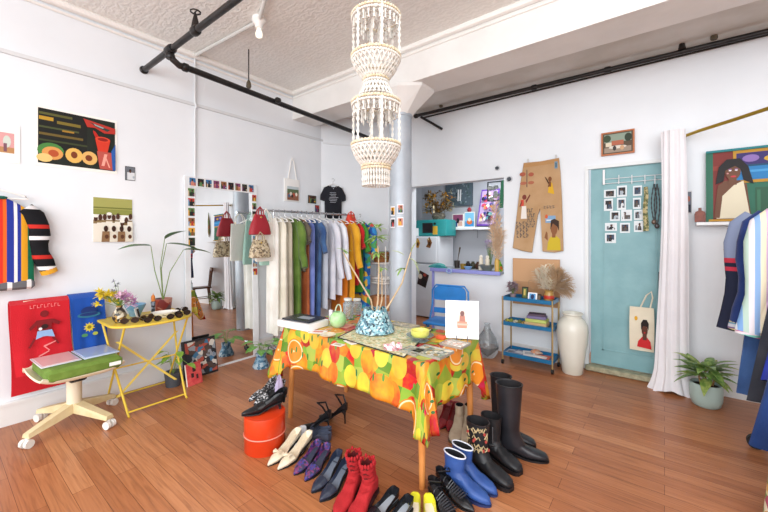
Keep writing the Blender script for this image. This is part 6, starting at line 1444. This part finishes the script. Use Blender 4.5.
# ---------- right clothes rack ----------
X2, Z2 = .72, 1.66
rk3 = thing('clothes_rack', 'black clothes rack at the right edge holding denim and sports jackets', 'clothes rack', (X2, 2.7, 0))
B().tube([(0, .88, Z2), (0, -1.2, Z2)], .013, 12).build('rail', M('2a2a2c', .3, .6), rk3)
for y in (.64, -1.15):
    B().tube([(0, y, .1), (0, y, Z2)], .014, 10).build('post', M('2a2a2c', .3, .6), rk3); B().tube([(-.26, y, .1), (.26, y, .1)], .014, 10).build('foot', M('2a2a2c', .3, .6), rk3)
    for s in (-1, 1): B().tube([(s*.25, y-.014, .045), (s*.25, y+.014, .045)], .045, 16).build('caster', M('1a1a1c', .5), rk3)
def pR(px, X): a = (px-384)/F; v = X/(CS*a-SN); return v*(CS+SN*a)
DEN = cloth('2f4a78', '3f5f92'); 
right = [
    (3.52, 'jacket', 'black and pink top at the far end of the right rack', cloth('1a1a20', 'c9a090'), dict(L=.4, w=.27, sleeve=.25, sl_r=.07, th=.03)),
    (3.46, 'jacket', 'navy sports jacket with light blue shoulders and red stripe on the right rack', cloth('252b3f', '2b3248'), dict(L=.80, w=.27, sleeve=.78, slang=.12, sl_r=.085, th=.04, sl_mat=stripes(['8a97b5' if i > 25 else 'c43a4e' if i in (23, 25) else '262b40' for i in range(40)], 1.2, 'Z'))),
    (3.40, 'trousers', 'khaki trousers hanging behind the long jeans on the right rack', cloth('8a8068', '7a7058'), dict(L=1.0, w=.22, wb=.31, sleeve=0, th=.03)),
    (3.27, 'jacket', 'mid blue denim jacket with a striped knit cuff on the right rack', cloth('5a82ab', '6f95ba'), dict(L=.75, w=.24, sleeve=.72, slang=.12, sl_r=.075, th=.04, sl_mat=cloth('2a3f7a', '22356a'), cuff=stripes(['c9cdd6', '6f9ab0', 'd9c98a', '7a5a8a', 'c9cdd6'], .05, 'Z'))),
    (3.19, 'trousers', 'long dark blue jeans hanging nearest the potted plant on the right rack', DEN, dict(L=1.18, w=.24, wb=.36, sleeve=0, th=.05)),
    (3.12, 'jacket', 'pastel striped windbreaker in pale green, white and blue on the right rack', stripes(['bcd6c9', 'e9e4ea', '8fb3e0', 'f0e6c9', 'd9b9d6', 'e9eef2', '7fa9dc'], .17, 'X'), dict(L=.78, w=.22, wb=.30, sleeve=.72, slang=.12, sl_r=.08, th=.045, cuff=stripes(['7ac0b0', 'e6d9e0', 'c97a9a'], .04, 'Z'))),
    (3.05, 'jacket', 'magenta jacket between the pastel windbreaker and the royal blue one', cloth('a8408f', '8f357a'), dict(L=.75, w=.14, wb=.23, sleeve=0, th=.04)),
    (2.98, 'trousers', 'charcoal trousers hanging below the royal blue jacket', cloth('3a3c44', '2e3038'), dict(L=1.15, w=.16, wb=.34, sleeve=0, th=.035)),
    (2.92, 'jacket', 'royal blue nylon jacket with a white stripe at the right edge', M('2a3fb5', .4, c2='22349a', ns=6, bs=.4, bsc=15), dict(L=1.0, w=.10, wb=.29, sleeve=0, th=.045)),
    (2.84, 'trousers', 'wide dark denim trousers at the right edge near the caster', cloth('27457f', '1f386c'), dict(L=1.36, w=.09, wb=.35, sleeve=0, th=.045)),
    (2.74, 'jacket', 'dark denim jacket nearest the camera on the right rack', cloth('22335a', '2b3f6a'), dict(L=.9, w=.08, wb=.12, sleeve=0, th=.04)),
]
for k, (y, nm, lb, mt_, kw) in enumerate(right):
    hanger('white hanger on the right clothes rack', (X2, y, Z2), 0, group='white hangers on the right rack')
    garment(nm, lb, nm, (X2, y, Z2-.008), 0, mt_, seed=k*5+1, **kw)
# pink stripe on the navy jacket
jn = [o_ for o_ in bpy.data.objects if o_.get('label', '').startswith('navy sports jacket')][0]
B().tube([(-.40, 0, -.42), (-.35, -.0, -.44)], .0, 6)
# wooden spindle chair standing further right, seen in the mirror
wc = thing('spindle_chair', 'brown wooden spindle-back chair by the door wall, seen in the tall mirror', 'chair', (1.05, 3.98, 0), math.radians(200))
WD = M('6a4228', .4, c2='5a3620', ns=12)
B().box((0, 0, .44), (.42, .4, .035), bv=.015).build('seat', WD, wc)
for s in (-1, 1):
    for t_ in (-1, 1): B().tube([(s*.16, t_*.15, .43), (s*.2, t_*.19, 0)], [.018, .013], 10).build('leg', WD, wc)
    B().tube([(s*.18, t_*.0-.17, .2), (s*.18, .17, .2)], .009, 8).build('stretcher', WD, wc)
    B().tube([(s*.18, -.17, .44), (s*.2, -.22, .85)], .014, 8).build('back_post', WD, wc)
for k in range(5): B().tube([(-.12+.06*k, -.17, .45), (-.13+.065*k, -.215, .82)], .007, 6).build('spindle', WD, wc)
B().box((0, -.225, .85), (.44, .025, .09), bv=.01).build('top_rail', WD, wc)
o = thing('feather_garland', 'long rust and green feather garland on the door wall, seen in the mirror', 'garland', (1.17, 4.25, 1.62))
B().loft([[(.03*math.cos(2*PI*k/10)*s_, .02*math.sin(2*PI*k/10)*s_, z) for k in range(10)] for s_, z in ((.3, 0), (1.2, .12), (1., .4), (.2, .6))]).build('feathers', M('7a4a26', .8, c2='3f6a3a', ns=6), o)
# floral cushion-covered stool at the bottom right corner
q = at_z(785, 505, .0)
fs_ = thing('floral_drape', 'floral quilted cloth draped over a low stool at the bottom right corner', 'cloth', (.56, 2.45, 0))
rings = []
for z, r in ((.0, .20), (.15, .185), (.3, .17), (.40, .155), (.44, .13), (.445, .02)):
    rings.append([(r*(1+.05*math.sin(6*a))*math.cos(a), r*(1+.05*math.sin(6*a))*math.sin(a), z) for a in [2*PI*k/40 for k in range(40)]])
B().loft(rings).build('drape', blobs(['d9c99a', 'c97a8a', '8aa35a', 'e6dcc0', 'd9a45a', 'b0506a', '6f8f4a'], 26, .8), fs_)
# ---------- camera and light ----------
cam = bpy.data.cameras.new('camera'); co_ = bpy.data.objects.new('camera', cam); C.objects.link(co_)
cam.sensor_width = 36; cam.lens = F/768*36; cam.shift_y = (HY-256)/768
co_.location = (0, 0, H); co_.rotation_euler = (PI/2, 0, TH); cam.clip_start = .02
bpy.context.scene.camera = co_
def area(name, loc, tgt, sx, sy, power, col=(1, 1, 1)):
    l = bpy.data.lights.new(name, 'AREA'); l.shape = 'RECTANGLE'; l.size = sx; l.size_y = sy; l.energy = power; l.color = col
    o = bpy.data.objects.new(name, l); C.objects.link(o); o.location = loc
    o.rotation_euler = (Vector(tgt)-Vector(loc)).to_track_quat('-Z', 'Y').to_euler(); return o
area('shop_window_light', (.6, -2.6, 2.0), (-.6, 2.5, 1.1), 6.5, 2.6, 180, (.96, .98, 1))
area('kitchen_fill', (-2.0, 5.1, 2.55), (-2.0, 5.3, 0), .8, .5, 18, (.95, .98, 1))  # added fill lamp, brightens the kitchen beyond the opening; no fixture modelled
area('overhead_area', (.2, 1.0, 3.2), (.2, 1.2, 0), 2.5, 1.6, 26, (.95, .98, 1))  # broad soft area lamp facing down from just below the tin ceiling
w = bpy.data.worlds.new('world'); bpy.context.scene.world = w; w.use_nodes = True
bg = w.node_tree.nodes['Background']; bg.inputs[0].default_value = (.90, .955, 1, 1); bg.inputs[1].default_value = 1.2
vs = bpy.context.scene.view_settings
bpy.context.scene.display_settings.display_device = 'sRGB'
vs.view_transform = 'Standard'; vs.look = 'None'; vs.gamma = 1; vs.use_curve_mapping = False; vs.exposure = .58
